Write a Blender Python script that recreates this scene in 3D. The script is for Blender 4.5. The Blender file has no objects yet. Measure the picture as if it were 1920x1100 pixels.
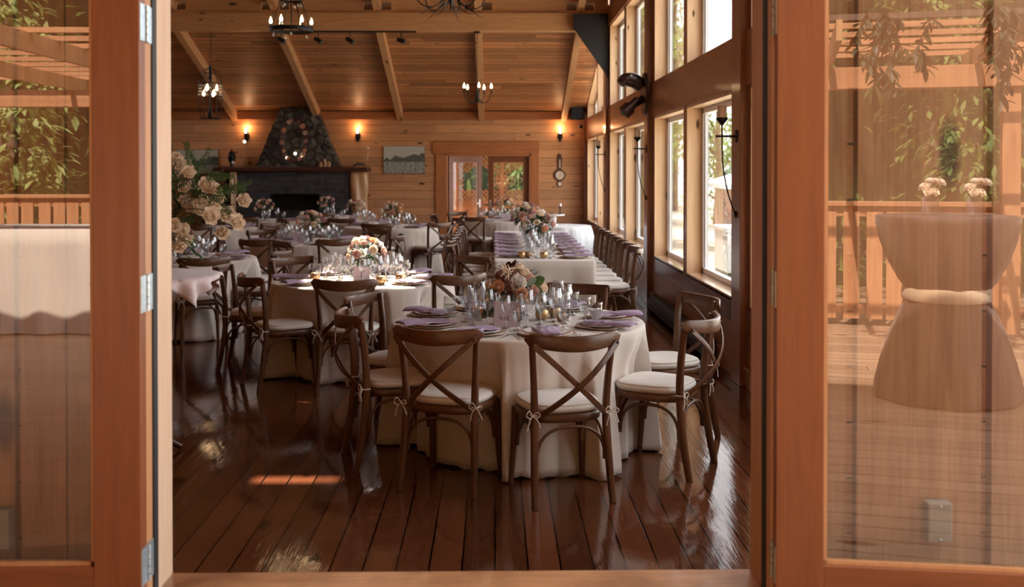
import bpy, math, random
from mathutils import Vector, Matrix

R = math.radians
PI = math.pi
scene = bpy.context.scene
COL = scene.collection

# ---------------------------------------------------------------- camera
cam_data = bpy.data.cameras.new('camera')
cam = bpy.data.objects.new('camera', cam_data)
COL.objects.link(cam)
cam.location = (0.0, 0.0, 1.70)
cam.rotation_euler = (R(90 - 0.65), 0, R(-0.97))
cam_data.sensor_width = 36.0
cam_data.lens = 36.56
cam_data.shift_y = -0.1093
cam_data.clip_start = 0.05
cam_data.clip_end = 300
cam_data.dof.use_dof = True
cam_data.dof.focus_distance = 6.2
cam_data.dof.aperture_fstop = 3.2
scene.camera = cam

# ---------------------------------------------------------------- world, sun, exposure
world = bpy.data.worlds.new('sky_world')
scene.world = world
world.use_nodes = True
wn = world.node_tree
wbg = wn.nodes['Background']
wbg.inputs['Color'].default_value = (0.93, 0.95, 1.0, 1)
wbg.inputs['Strength'].default_value = 1.9

sun_data = bpy.data.lights.new('sun', 'SUN')
sun_data.energy = 8.5
sun_data.angle = R(0.55)
sun_data.color = (1.0, 0.90, 0.76)
sun = bpy.data.objects.new('sun', sun_data)
COL.objects.link(sun)
SUN_DIR = Vector((-0.12, 0.60, 0.80)).normalized()
sun.rotation_euler = SUN_DIR.to_track_quat('Z', 'Y').to_euler()
sun.location = (-3, 20, 25)

vs = scene.view_settings
vs.view_transform = 'Standard'
vs.look = 'None'
vs.gamma = 1.0
vs.use_curve_mapping = False
vs.exposure = 1.65
cy = scene.cycles
cy.max_bounces = 9
cy.diffuse_bounces = 5
cy.glossy_bounces = 5
cy.transmission_bounces = 6
cy.transparent_max_bounces = 24
cy.sample_clamp_indirect = 5.0
cy.caustics_reflective = False
cy.caustics_refractive = False

# ---------------------------------------------------------------- materials
def new_mat(name):
    m = bpy.data.materials.new(name)
    m.use_nodes = True
    nt = m.node_tree
    for n in list(nt.nodes):
        nt.nodes.remove(n)
    out = nt.nodes.new('ShaderNodeOutputMaterial')
    return m, nt, out

def N(nt, t, **kw):
    n = nt.nodes.new('ShaderNode' + t)
    for k, v in kw.items():
        if k in n.inputs:
            n.inputs[k].default_value = v
        else:
            setattr(n, k, v)
    return n

def L(nt, a, b):
    nt.links.new(a, b)

def math_n(nt, op, a, b=None, c=None):
    n = nt.nodes.new('ShaderNodeMath')
    n.operation = op
    for i, v in enumerate((a, b, c)):
        if v is None:
            continue
        if isinstance(v, (int, float)):
            n.inputs[i].default_value = v
        else:
            L(nt, v, n.inputs[i])
    return n.outputs[0]

def mix_col(nt, fac, a, b, mode='MIX'):
    n = nt.nodes.new('ShaderNodeMix')
    n.data_type = 'RGBA'
    n.blend_type = mode
    for sock, v in ((n.inputs[0], fac), (n.inputs[6], a), (n.inputs[7], b)):
        if isinstance(v, (int, float)):
            sock.default_value = v
        elif isinstance(v, tuple):
            sock.default_value = v if len(v) == 4 else (*v, 1)
        else:
            L(nt, v, sock)
    return n.outputs[2]

def comb(nt, x, y, z):
    n = nt.nodes.new('ShaderNodeCombineXYZ')
    for i, v in enumerate((x, y, z)):
        if isinstance(v, (int, float)):
            n.inputs[i].default_value = v
        else:
            L(nt, v, n.inputs[i])
    return n.outputs[0]

def ramp(nt, fac, stops):
    n = nt.nodes.new('ShaderNodeValToRGB')
    cr = n.color_ramp
    while len(cr.elements) < len(stops):
        cr.elements.new(0.5)
    for e, (p, c) in zip(cr.elements, stops):
        e.position = p
        e.color = c if len(c) == 4 else (*c, 1)
    L(nt, fac, n.inputs[0])
    return n.outputs[0]

def wood(name, light, dark, run='z', across='x', width=0.0, gap=0.0, rough=0.45, bump=0.15,
         knots=0.0, gapcol=(0.02, 0.008, 0.003), var=0.25, grain=1.0, coat=0.0, wave=0.0, board=0.0,
         spec=0.5, rough_var=0.0, wear=None, ksize=1.0, soft=0.0):
    """wood grain along `run`; boards of `width` laid side by side along `across`"""
    m, nt, out = new_mat(name)
    tc = N(nt, 'TexCoord')
    sep = N(nt, 'SeparateXYZ')
    L(nt, tc.outputs['Object'], sep.inputs[0])
    ax = {'x': sep.outputs[0], 'y': sep.outputs[1], 'z': sep.outputs[2]}
    other = [k for k in 'xyz' if k not in (run, across)][0]
    r, a, o = ax[run], ax[across], ax[other]
    bsdf = N(nt, 'BsdfPrincipled')
    bsdf.inputs['Specular IOR Level'].default_value = spec
    if width:
        sa = math_n(nt, 'DIVIDE', a, width)
        bid = math_n(nt, 'FLOOR', sa)
        fr = math_n(nt, 'FRACT', sa)
        if board:
            wn0 = N(nt, 'TexWhiteNoise', noise_dimensions='1D')
            L(nt, bid, wn0.inputs['W'])
            rr = math_n(nt, 'ADD', math_n(nt, 'DIVIDE', r, board), math_n(nt, 'MULTIPLY', wn0.outputs['Value'], 7.3))
            rid = math_n(nt, 'FLOOR', rr)
            rfr = math_n(nt, 'FRACT', rr)
            bid2 = math_n(nt, 'ADD', math_n(nt, 'MULTIPLY', bid, 17.13), math_n(nt, 'MULTIPLY', rid, 3.71))
        else:
            bid2 = bid
        wnz = N(nt, 'TexWhiteNoise', noise_dimensions='1D')
        L(nt, bid2, wnz.inputs['W'])
        rnd = wnz.outputs['Value']
    else:
        oi = N(nt, 'ObjectInfo')
        rnd = oi.outputs['Random']
    off = math_n(nt, 'MULTIPLY', rnd, 37.0)
    r2 = math_n(nt, 'ADD', r, off)
    a2 = math_n(nt, 'ADD', a, off)
    v1 = comb(nt, math_n(nt, 'MULTIPLY', r2, 1.3), math_n(nt, 'MULTIPLY', a2, 16.0), math_n(nt, 'MULTIPLY', o, 16.0))
    n1 = N(nt, 'TexNoise', Scale=1.6 * grain, Detail=5.0, Roughness=0.6, Distortion=0.6)
    L(nt, v1, n1.inputs['Vector'])
    v2 = comb(nt, math_n(nt, 'MULTIPLY', r2, 3.0), math_n(nt, 'MULTIPLY', a2, 90.0), math_n(nt, 'MULTIPLY', o, 90.0))
    n2 = N(nt, 'TexNoise', Scale=1.2 * grain, Detail=3.0, Roughness=0.5)
    L(nt, v2, n2.inputs['Vector'])
    f = math_n(nt, 'ADD', math_n(nt, 'MULTIPLY', n1.outputs[0], 0.7), math_n(nt, 'MULTIPLY', n2.outputs[0], 0.3))
    col = ramp(nt, f, [(0.30 - soft, dark), (0.62 + soft, light)])
    # per-board brightness
    bv = math_n(nt, 'ADD', math_n(nt, 'MULTIPLY', math_n(nt, 'SUBTRACT', rnd, 0.5), var * 2), 1.0)
    col = mix_col(nt, 1.0, col, comb(nt, bv, bv, bv), 'MULTIPLY')
    if wear:
        nw = N(nt, 'TexNoise', Scale=1.7, Detail=6.0, Roughness=0.65)
        L(nt, tc.outputs['Object'], nw.inputs['Vector'])
        wf = ramp(nt, nw.outputs[0], [(0.42, (0, 0, 0)), (0.68, (1, 1, 1))])
        col = mix_col(nt, wf, col, wear)
    if knots:
        vk = comb(nt, math_n(nt, 'MULTIPLY', r2, 1.6 / ksize), math_n(nt, 'MULTIPLY', a2, 4.5 / ksize), 0.0)
        vor = N(nt, 'TexVoronoi', Scale=1.15, voronoi_dimensions='2D')
        vor.inputs['Randomness'].default_value = 1.0
        L(nt, vk, vor.inputs['Vector'])
        keep = N(nt, 'SeparateColor')
        L(nt, vor.outputs['Color'], keep.inputs[0])
        size = math_n(nt, 'MULTIPLY', math_n(nt, 'GREATER_THAN', keep.outputs[0], 1.0 - knots), math_n(nt, 'ADD', math_n(nt, 'MULTIPLY', keep.outputs[1], 0.09), 0.035))
        kd = math_n(nt, 'DIVIDE', vor.outputs['Distance'], math_n(nt, 'MAXIMUM', size, 0.0001))
        kf = ramp(nt, math_n(nt, 'MULTIPLY', kd, 0.5), [(0.35, (1, 1, 1)), (0.75, (0, 0, 0))])
        col = mix_col(nt, kf, col, (dark[0] * 0.22, dark[1] * 0.16, dark[2] * 0.12))
    hgt = math_n(nt, 'MULTIPLY', f, 0.3)
    if width and gap:
        g = gap / width
        gm = math_n(nt, 'MAXIMUM', math_n(nt, 'LESS_THAN', fr, g), math_n(nt, 'GREATER_THAN', fr, 1 - g * 0.3))
        if board:
            gm = math_n(nt, 'MAXIMUM', gm, math_n(nt, 'LESS_THAN', rfr, gap * 0.8 / board))
        col = mix_col(nt, gm, col, gapcol)
        hgt = math_n(nt, 'SUBTRACT', hgt, math_n(nt, 'MULTIPLY', gm, 1.0))
    if wave:
        nwv = N(nt, 'TexNoise', Scale=3.2, Detail=3.0, Roughness=0.55)
        wv = comb(nt, math_n(nt, 'MULTIPLY', r, 0.8), math_n(nt, 'MULTIPLY', a, 2.4), math_n(nt, 'MULTIPLY', rnd, 5.0))
        L(nt, wv, nwv.inputs['Vector'])
        hgt = math_n(nt, 'ADD', hgt, math_n(nt, 'MULTIPLY', nwv.outputs[0], wave))
    L(nt, col, bsdf.inputs['Base Color'])
    if rough_var:
        nr = N(nt, 'TexNoise', Scale=4.0, Detail=5.0, Roughness=0.7)
        L(nt, tc.outputs['Object'], nr.inputs['Vector'])
        rv = math_n(nt, 'ADD', math_n(nt, 'MULTIPLY', math_n(nt, 'SUBTRACT', nr.outputs[0], 0.45), rough_var), rough)
        L(nt, rv, bsdf.inputs['Roughness'])
    else:
        bsdf.inputs['Roughness'].default_value = rough
    if coat:
        bsdf.inputs['Coat Weight'].default_value = coat
        bsdf.inputs['Coat Roughness'].default_value = 0.08
    b = N(nt, 'Bump', Strength=bump, Distance=0.01)
    L(nt, hgt, b.inputs['Height'])
    L(nt, b.outputs[0], bsdf.inputs['Normal'])
    L(nt, bsdf.outputs[0], out.inputs[0])
    return m

def plain(name, col, rough=0.5, metal=0.0, noise=0.0, nscale=20.0, bump=0.0, emis=None, estr=0.0, spec=0.5,
          trans=0.0, sheen=0.0, weave=0.0):
    m, nt, out = new_mat(name)
    b = N(nt, 'BsdfPrincipled')
    b.inputs['Base Color'].default_value = (*col, 1)
    b.inputs['Roughness'].default_value = rough
    b.inputs['Metallic'].default_value = metal
    b.inputs['Specular IOR Level'].default_value = spec
    if sheen:
        b.inputs['Sheen Weight'].default_value = sheen
    if emis:
        b.inputs['Emission Color'].default_value = (*emis, 1)
        b.inputs['Emission Strength'].default_value = estr
    tc = N(nt, 'TexCoord')
    if noise or bump:
        n = N(nt, 'TexNoise', Scale=nscale, Detail=4.0)
        L(nt, tc.outputs['Object'], n.inputs['Vector'])
        if noise:
            lo = tuple(c * (1 - noise) for c in col)
            hi = tuple(min(1, c * (1 + noise)) for c in col)
            L(nt, ramp(nt, n.outputs[0], [(0.3, lo), (0.7, hi)]), b.inputs['Base Color'])
        if bump:
            bp = N(nt, 'Bump', Strength=bump, Distance=0.01)
            L(nt, n.outputs[0], bp.inputs['Height'])
            L(nt, bp.outputs[0], b.inputs['Normal'])
    if weave:
        n = N(nt, 'TexNoise', Scale=260.0, Detail=2.0)
        L(nt, tc.outputs['Object'], n.inputs['Vector'])
        bp = N(nt, 'Bump', Strength=weave, Distance=0.002)
        L(nt, n.outputs[0], bp.inputs['Height'])
        L(nt, bp.outputs[0], b.inputs['Normal'])
    if trans:
        t = N(nt, 'BsdfTranslucent')
        t.inputs['Color'].default_value = (*[min(1, c * 1.1) for c in col], 1)
        mx = N(nt, 'MixShader')
        mx.inputs[0].default_value = trans
        L(nt, b.outputs[0], mx.inputs[1])
        L(nt, t.outputs[0], mx.inputs[2])
        L(nt, mx.outputs[0], out.inputs[0])
    else:
        L(nt, b.outputs[0], out.inputs[0])
    return m

def pane_mat(name, base=0.0, mult=1.6, tint=(0.97, 0.98, 0.97), rough=0.0):
    """thin architectural glass: clear, with a Fresnel reflection (two faces plus coating)"""
    m, nt, out = new_mat(name)
    tr = N(nt, 'BsdfTransparent')
    tr.inputs[0].default_value = (*tint, 1)
    gl = N(nt, 'BsdfGlossy')
    gl.inputs['Roughness'].default_value = rough
    fr = N(nt, 'Fresnel', IOR=1.5)
    geo = N(nt, 'NewGeometry')
    # same reflectance from either side of the single sheet
    back = math_n(nt, 'MULTIPLY', geo.outputs['Backfacing'], -1.0)
    lw = N(nt, 'LayerWeight', Blend=0.5)
    f = math_n(nt, 'POWER', lw.outputs['Facing'], 4.0)
    f = math_n(nt, 'ADD', math_n(nt, 'MULTIPLY', f, 0.9), 0.045)
    f = math_n(nt, 'ADD', math_n(nt, 'MULTIPLY', f, mult), base)
    f = math_n(nt, 'MINIMUM', f, 0.95)
    mx = N(nt, 'MixShader')
    L(nt, f, mx.inputs[0])
    L(nt, tr.outputs[0], mx.inputs[1])
    L(nt, gl.outputs[0], mx.inputs[2])
    L(nt, mx.outputs[0], out.inputs[0])
    nt.nodes.remove(fr)
    return m

M = {}
# timber of the room
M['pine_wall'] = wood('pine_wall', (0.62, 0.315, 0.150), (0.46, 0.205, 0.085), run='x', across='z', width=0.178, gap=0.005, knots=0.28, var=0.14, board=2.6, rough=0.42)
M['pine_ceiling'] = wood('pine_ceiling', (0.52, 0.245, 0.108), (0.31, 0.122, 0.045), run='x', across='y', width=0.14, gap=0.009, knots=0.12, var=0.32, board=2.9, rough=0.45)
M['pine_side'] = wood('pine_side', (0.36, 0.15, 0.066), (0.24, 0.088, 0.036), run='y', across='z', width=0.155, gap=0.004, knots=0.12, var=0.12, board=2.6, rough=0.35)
M['beam_x'] = wood('beam_along_x', (0.60, 0.335, 0.165), (0.44, 0.22, 0.095), run='x', across='z', knots=0.15, var=0.05, rough=0.45)
M['beam_y'] = wood('beam_along_y', (0.60, 0.335, 0.165), (0.44, 0.22, 0.095), run='y', across='x', knots=0.15, var=0.08, rough=0.45)
M['header'] = wood('stained_header', (0.42, 0.155, 0.056), (0.28, 0.088, 0.03), run='y', across='z', knots=0.14, var=0.03, rough=0.32, bump=0.35, wave=0.4, coat=0.12)
M['post'] = wood('stained_post', (0.33, 0.125, 0.055), (0.22, 0.075, 0.03), run='z', across='y', var=0.06, rough=0.28, coat=0.3)
M['sill'] = wood('sill_wood', (0.70, 0.45, 0.28), (0.58, 0.34, 0.19), run='y', across='x', var=0.05, rough=0.14, coat=0.6)
M['apron'] = wood('dark_apron', (0.20, 0.065, 0.038), (0.13, 0.038, 0.022), run='y', across='z', var=0.05, rough=0.25, coat=0.4)
M['reveal'] = wood('pine_reveal', (0.82, 0.57, 0.36), (0.70, 0.44, 0.25), run='z', across='x', knots=0.5, var=0.08, rough=0.4, ksize=0.95)
M['doorframe_x'] = wood('door_trim_x', (0.46, 0.17, 0.06), (0.33, 0.105, 0.033), run='x', across='z', var=0.04, rough=0.4)
M['doorframe_z'] = wood('door_trim_z', (0.46, 0.17, 0.06), (0.33, 0.105, 0.033), run='z', across='x', var=0.06, rough=0.4)
M['fir_z'] = wood('fir_stile', (0.22, 0.066, 0.018), (0.16, 0.042, 0.011), run='z', across='x', var=0.04, rough=0.42, grain=1.4, bump=0.05)
M['fir_x'] = wood('fir_rail', (0.22, 0.066, 0.018), (0.16, 0.042, 0.011), run='x', across='z', var=0.04, rough=0.42, grain=1.4, bump=0.05)
M['pale_jamb'] = wood('pale_jamb', (0.66, 0.46, 0.31), (0.55, 0.36, 0.23), run='z', across='y', var=0.03, rough=0.45, bump=0.05)
M['tan_casing'] = wood('tan_casing', (0.50, 0.25, 0.11), (0.38, 0.17, 0.07), run='z', across='y', var=0.03, rough=0.45, bump=0.05)
M['threshold'] = wood('threshold_oak', (0.52, 0.27, 0.13), (0.34, 0.145, 0.06), run='x', across='y', knots=0.2, var=0.05, rough=0.3, coat=0.25, bump=0.3, wear=(0.16, 0.06, 0.022))
M['floor'] = wood('floor_boards', (0.125, 0.040, 0.016), (0.062, 0.018, 0.008), run='y', across='x', width=0.141, gap=0.0065, board=3.7, knots=0.16, var=0.3,
                  rough=0.055, bump=0.26, wave=0.45, rough_var=0.14, gapcol=(0.003, 0.0015, 0.001), coat=0.0, soft=0.3)
M['deck'] = wood('deck_boards', (0.36, 0.23, 0.145), (0.25, 0.145, 0.085), run='x', across='y', width=0.14, gap=0.006, board=3.5, var=0.18, rough=0.6, knots=0.1)
M['ext_board'] = wood('exterior_boards', (0.40, 0.215, 0.105), (0.25, 0.115, 0.05), run='z', across='x', knots=0.4, var=0.12, rough=0.6, ksize=1.9, bump=0.2)
M['rail_wood_x'] = wood('railing_wood', (0.52, 0.25, 0.12), (0.36, 0.15, 0.065), run='x', across='z', knots=0.15, var=0.1, rough=0.5)
M['rail_wood_z'] = wood('railing_wood_upright', (0.52, 0.25, 0.12), (0.36, 0.15, 0.065), run='z', across='x', knots=0.15, var=0.12, rough=0.5)
M['chair'] = wood('chair_walnut', (0.125, 0.050, 0.020), (0.050, 0.018, 0.007), run='z', across='x', var=0.12, rough=0.36, grain=1.6, bump=0.08, coat=0.06, spec=0.35)
M['chair_rail'] = wood('chair_walnut_rail', (0.140, 0.056, 0.022), (0.060, 0.021, 0.008), run='x', across='z', var=0.12, rough=0.33, grain=1.2, bump=0.06, coat=0.08, spec=0.4)
M['mantel'] = wood('dark_mantel', (0.09, 0.028, 0.014), (0.035, 0.012, 0.007), run='x', across='z', var=0.05, rough=0.4)
M['burl'] = wood('live_edge_log', (0.62, 0.36, 0.17), (0.30, 0.11, 0.035), run='z', across='x', var=0.03, rough=0.35, grain=0.45, bump=0.3, coat=0.2)
M['cabinet'] = wood('red_mahogany', (0.11, 0.025, 0.014), (0.05, 0.012, 0.007), run='z', across='x', var=0.05, rough=0.3, coat=0.2)
# other
M['black_iron'] = plain('black_iron', (0.012, 0.011, 0.011), 0.42, 0.6)
M['brown_iron'] = plain('brown_iron', (0.05, 0.022, 0.014), 0.35, 0.5, noise=0.3, nscale=30)
M['black_rubber'] = plain('black_rubber', (0.008, 0.008, 0.008), 0.6)
M['black_plate'] = plain('black_panel_paint', (0.006, 0.007, 0.006), 0.6)
M['zinc'] = plain('zinc_plate', (0.52, 0.62, 0.68), 0.38, 0.85, noise=0.15, nscale=60)
M['brass_aged'] = plain('aged_hinge', (0.34, 0.30, 0.22), 0.4, 0.8, noise=0.3, nscale=60)
M['vinyl'] = plain('white_vinyl', (0.80, 0.81, 0.83), 0.35)
M['cushion'] = plain('cushion_cotton', (0.66, 0.60, 0.54), 0.9, weave=0.3, sheen=0.2, noise=0.04, nscale=8)
M['tie'] = plain('cushion_tie_cotton', (0.62, 0.56, 0.48), 0.9)
M['linen'] = plain('blush_linen', (0.60, 0.51, 0.435), 0.85, weave=0.5, sheen=0.25, noise=0.05, nscale=3)
M['white_linen'] = plain('white_linen', (0.70, 0.70, 0.70), 0.85, weave=0.4, sheen=0.2)
M['pink_linen'] = plain('pink_overlay_linen', (0.66, 0.53, 0.52), 0.8, weave=0.3, sheen=0.2)
M['brown_cloth'] = plain('brown_spandex_cloth', (0.060, 0.022, 0.013), 0.7, sheen=0.2)
M['sash'] = plain('champagne_sash', (0.60, 0.42, 0.28), 0.5, sheen=0.3)
M['lilac'] = plain('lilac_napkin', (0.30, 0.20, 0.30), 0.85, weave=0.4, noise=0.08, nscale=12, sheen=0.25)
M['china'] = plain('white_china', (0.72, 0.68, 0.64), 0.15)
M['charger'] = plain('rose_gold_charger', (0.62, 0.47, 0.38), 0.25, 0.3)
M['silver'] = plain('silver', (0.75, 0.74, 0.72), 0.18, 1.0)
M['gold'] = plain('mercury_gold', (0.58, 0.37, 0.19), 0.3, 0.75, noise=0.45, nscale=70, bump=0.3)
M['card'] = plain('mauve_card', (0.60, 0.49, 0.54), 0.7)
M['card_ink'] = plain('card_ink', (0.06, 0.04, 0.05), 0.6)
M['menu_paper'] = plain('menu_paper', (0.66, 0.54, 0.56), 0.7)
M['plum'] = plain('plum_napkin', (0.20, 0.125, 0.19), 0.85, weave=0.4, noise=0.08, nscale=12, sheen=0.25)
M['candle'] = plain('ivory_candle', (0.72, 0.55, 0.40), 0.55)
M['ice_water'] = plain('frosted_water', (0.70, 0.66, 0.66), 0.35, trans=0.4)
M['cream_petal'] = plain('cream_petal', (0.88, 0.75, 0.60), 0.6, trans=0.25, noise=0.08, nscale=30)
M['white_petal'] = plain('white_petal', (0.90, 0.86, 0.80), 0.6, trans=0.25)
M['blush_petal'] = plain('blush_petal', (0.82, 0.58, 0.50), 0.6, trans=0.25, noise=0.1, nscale=30)
M['peach_petal'] = plain('peach_petal', (0.86, 0.54, 0.35), 0.6, trans=0.25, noise=0.1, nscale=30)
M['mauve_petal'] = plain('mauve_petal', (0.46, 0.25, 0.23), 0.6, trans=0.2)
M['burgundy_leaf'] = plain('burgundy_leaf', (0.085, 0.018, 0.012), 0.45, noise=0.3, nscale=20)
M['leaf'] = plain('green_leaf', (0.060, 0.125, 0.035), 0.45, trans=0.25, noise=0.35, nscale=14)
M['dark_leaf'] = plain('dark_green_leaf', (0.022, 0.050, 0.018), 0.4, trans=0.15, noise=0.3, nscale=14)
M['sage_leaf'] = plain('sage_leaf', (0.24, 0.33, 0.27), 0.55, trans=0.2)
M['stem'] = plain('plant_stem', (0.06, 0.07, 0.025), 0.6)
M['tree_leaf'] = plain('tree_leaf', (0.20, 0.26, 0.075), 0.6, trans=0.4, noise=0.45, nscale=3)
M['fern_leaf'] = plain('fern_leaf', (0.36, 0.40, 0.14), 0.6, trans=0.4, noise=0.3, nscale=4)
M['vine_leaf'] = plain('vine_leaf', (0.055, 0.060, 0.022), 0.5, trans=0.25, noise=0.3, nscale=6)
M['bark'] = plain('bark', (0.12, 0.075, 0.05), 0.9, noise=0.4, nscale=9, bump=0.6)
M['grass'] = plain('gravel_ground', (0.42, 0.38, 0.30), 0.95, noise=0.4, nscale=2)
M['bulb'] = plain('lit_candle_bulb', (1, 0.8, 0.55), 0.4, emis=(1.0, 0.66, 0.34), estr=4.5)
M['forest'] = plain('wooded_hillside', (0.035, 0.042, 0.018), 1.0, noise=0.6, nscale=1.2)
M['bulb_soft'] = plain('lit_sconce_flame', (1, 0.8, 0.6), 0.4, emis=(1.0, 0.58, 0.30), estr=9.0)
M['led'] = plain('small_glowing_bead', (1, 0.85, 0.7), 0.3, emis=(1.0, 0.8, 0.6), estr=1.2)
M['crystal'] = pane_mat('crystal_drop', 0.25, 1.5, (0.9, 0.92, 0.95), 0.05)
M['window_glass'] = pane_mat('window_glass', 0.02, 1.5)
M['door_glass'] = pane_mat('door_glass', 0.10, 1.6, (0.86, 0.83, 0.78), 0.004)
M['stemware'] = pane_mat('stemware_glass', 0.07, 2.3, (0.92, 0.92, 0.93), 0.0)
M['water'] = pane_mat('clear_water', 0.06, 1.2, (0.86, 0.88, 0.88))
M['slate'] = None
M['grey_box'] = plain('grey_outlet_plastic', (0.26, 0.235, 0.20), 0.5)
M['dial'] = plain('barometer_dial', (0.72, 0.58, 0.46), 0.3)
M['roof_metal'] = plain('pale_roof_metal', (0.62, 0.63, 0.64), 0.4)
M['white_paint'] = plain('white_wall_paint', (0.62, 0.66, 0.70), 0.5)
M['shed_wood'] = wood('shed_siding', (0.42, 0.24, 0.15), (0.28, 0.14, 0.08), run='z', across='y', width=0.18, gap=0.008, var=0.2, rough=0.7)

def stone_mats():
    m, nt, out = new_mat('stacked_slate')
    tc = N(nt, 'TexCoord')
    sep = N(nt, 'SeparateXYZ')
    L(nt, tc.outputs['Object'], sep.inputs[0])
    br = N(nt, 'TexBrick', Scale=1.0)
    br.inputs['Color1'].default_value = (0.045, 0.047, 0.056, 1)
    br.inputs['Color2'].default_value = (0.085, 0.085, 0.095, 1)
    br.inputs['Mortar'].default_value = (0.012, 0.012, 0.014, 1)
    br.inputs['Mortar Size'].default_value = 0.006
    br.inputs['Brick Width'].default_value = 0.42
    br.inputs['Row Height'].default_value = 0.055
    L(nt, comb(nt, sep.outputs[0], sep.outputs[2], 0.0), br.inputs['Vector'])
    nz = N(nt, 'TexNoise', Scale=9.0, Detail=6.0)
    L(nt, tc.outputs['Object'], nz.inputs['Vector'])
    col = mix_col(nt, 0.75, br.outputs['Color'], ramp(nt, nz.outputs[0], [(0.3, (0.3, 0.3, 0.33)), (0.75, (1.25, 1.2, 1.2))]), 'MULTIPLY')
    b = N(nt, 'BsdfPrincipled', Roughness=0.55)
    L(nt, col, b.inputs['Base Color'])
    bp = N(nt, 'Bump', Strength=0.8, Distance=0.03)
    L(nt, math_n(nt, 'ADD', nz.outputs[0], br.outputs['Fac']), bp.inputs['Height'])
    L(nt, bp.outputs[0], b.inputs['Normal'])
    L(nt, b.outputs[0], out.inputs[0])
    M['slate'] = m
    m, nt, out = new_mat('fieldstone')
    tc = N(nt, 'TexCoord')
    vo = N(nt, 'TexVoronoi', Scale=5.5)
    L(nt, tc.outputs['Object'], vo.inputs['Vector'])
    ve = N(nt, 'TexVoronoi', Scale=5.5, feature='DISTANCE_TO_EDGE')
    L(nt, tc.outputs['Object'], ve.inputs['Vector'])
    sc = N(nt, 'SeparateColor')
    L(nt, vo.outputs['Color'], sc.inputs[0])
    col = ramp(nt, sc.outputs[0], [(0.0, (0.045, 0.033, 0.026)), (0.5, (0.085, 0.066, 0.052)), (1.0, (0.14, 0.12, 0.10))])
    nz = N(nt, 'TexNoise', Scale=14.0, Detail=6.0)
    L(nt, tc.outputs['Object'], nz.inputs['Vector'])
    col = mix_col(nt, 0.7, col, ramp(nt, nz.outputs[0], [(0.3, (0.5, 0.5, 0.5)), (0.7, (1.3, 1.3, 1.3))]), 'MULTIPLY')
    em = ramp(nt, ve.outputs['Distance'], [(0.0, (1, 1, 1)), (0.05, (0, 0, 0))])
    col = mix_col(nt, em, col, (0.03, 0.022, 0.018))
    b = N(nt, 'BsdfPrincipled', Roughness=0.8)
    L(nt, col, b.inputs['Base Color'])
    bp = N(nt, 'Bump', Strength=1.0, Distance=0.05)
    L(nt, math_n(nt, 'ADD', math_n(nt, 'MINIMUM', math_n(nt, 'MULTIPLY', ve.outputs['Distance'], 6.0), 1.0), math_n(nt, 'MULTIPLY', nz.outputs[0], 0.4)), bp.inputs['Height'])
    L(nt, bp.outputs[0], b.inputs['Normal'])
    L(nt, b.outputs[0], out.inputs[0])
    M['fieldstone'] = m
    # a monochrome lake landscape print
    def photo(name, seed):
        m, nt, out = new_mat(name)
        tc = N(nt, 'TexCoord')
        sp = N(nt, 'SeparateXYZ')
        L(nt, tc.outputs['Generated'], sp.inputs[0])
        u, v = sp.outputs[0], sp.outputs[2]
        nz = N(nt, 'TexNoise', Scale=5.0, Detail=5.0)
        L(nt, comb(nt, math_n(nt, 'ADD', u, seed), v, 0.0), nz.inputs['Vector'])
        ridge = math_n(nt, 'ADD', 0.62, math_n(nt, 'MULTIPLY', math_n(nt, 'SUBTRACT', nz.outputs[0], 0.5), 0.5))
        ridge2 = math_n(nt, 'ADD', ridge, math_n(nt, 'MULTIPLY', math_n(nt, 'SUBTRACT', u, 0.5), 0.22))
        skyf = math_n(nt, 'GREATER_THAN', v, ridge2)
        nz2 = N(nt, 'TexNoise', Scale=16.0, Detail=4.0)
        L(nt, comb(nt, u, math_n(nt, 'MULTIPLY', v, 3.0), seed), nz2.inputs['Vector'])
        water = math_n(nt, 'LESS_THAN', v, 0.42)
        land = ramp(nt, nz2.outputs[0], [(0.35, (0.03, 0.035, 0.03)), (0.7, (0.20, 0.22, 0.18))])
        wat = ramp(nt, nz2.outputs[0], [(0.38, (0.05, 0.06, 0.05)), (0.55, (0.42, 0.44, 0.38))])
        col = mix_col(nt, water, land, wat)
        col = mix_col(nt, skyf, col, (0.50, 0.50, 0.44))
        b = N(nt, 'BsdfPrincipled', Roughness=0.35)
        L(nt, col, b.inputs['Base Color'])
        L(nt, b.outputs[0], out.inputs[0])
        return m
    M['photo_a'] = photo('lake_photograph', 0.0)
    M['photo_b'] = photo('shore_photograph', 3.3)
stone_mats()

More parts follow.
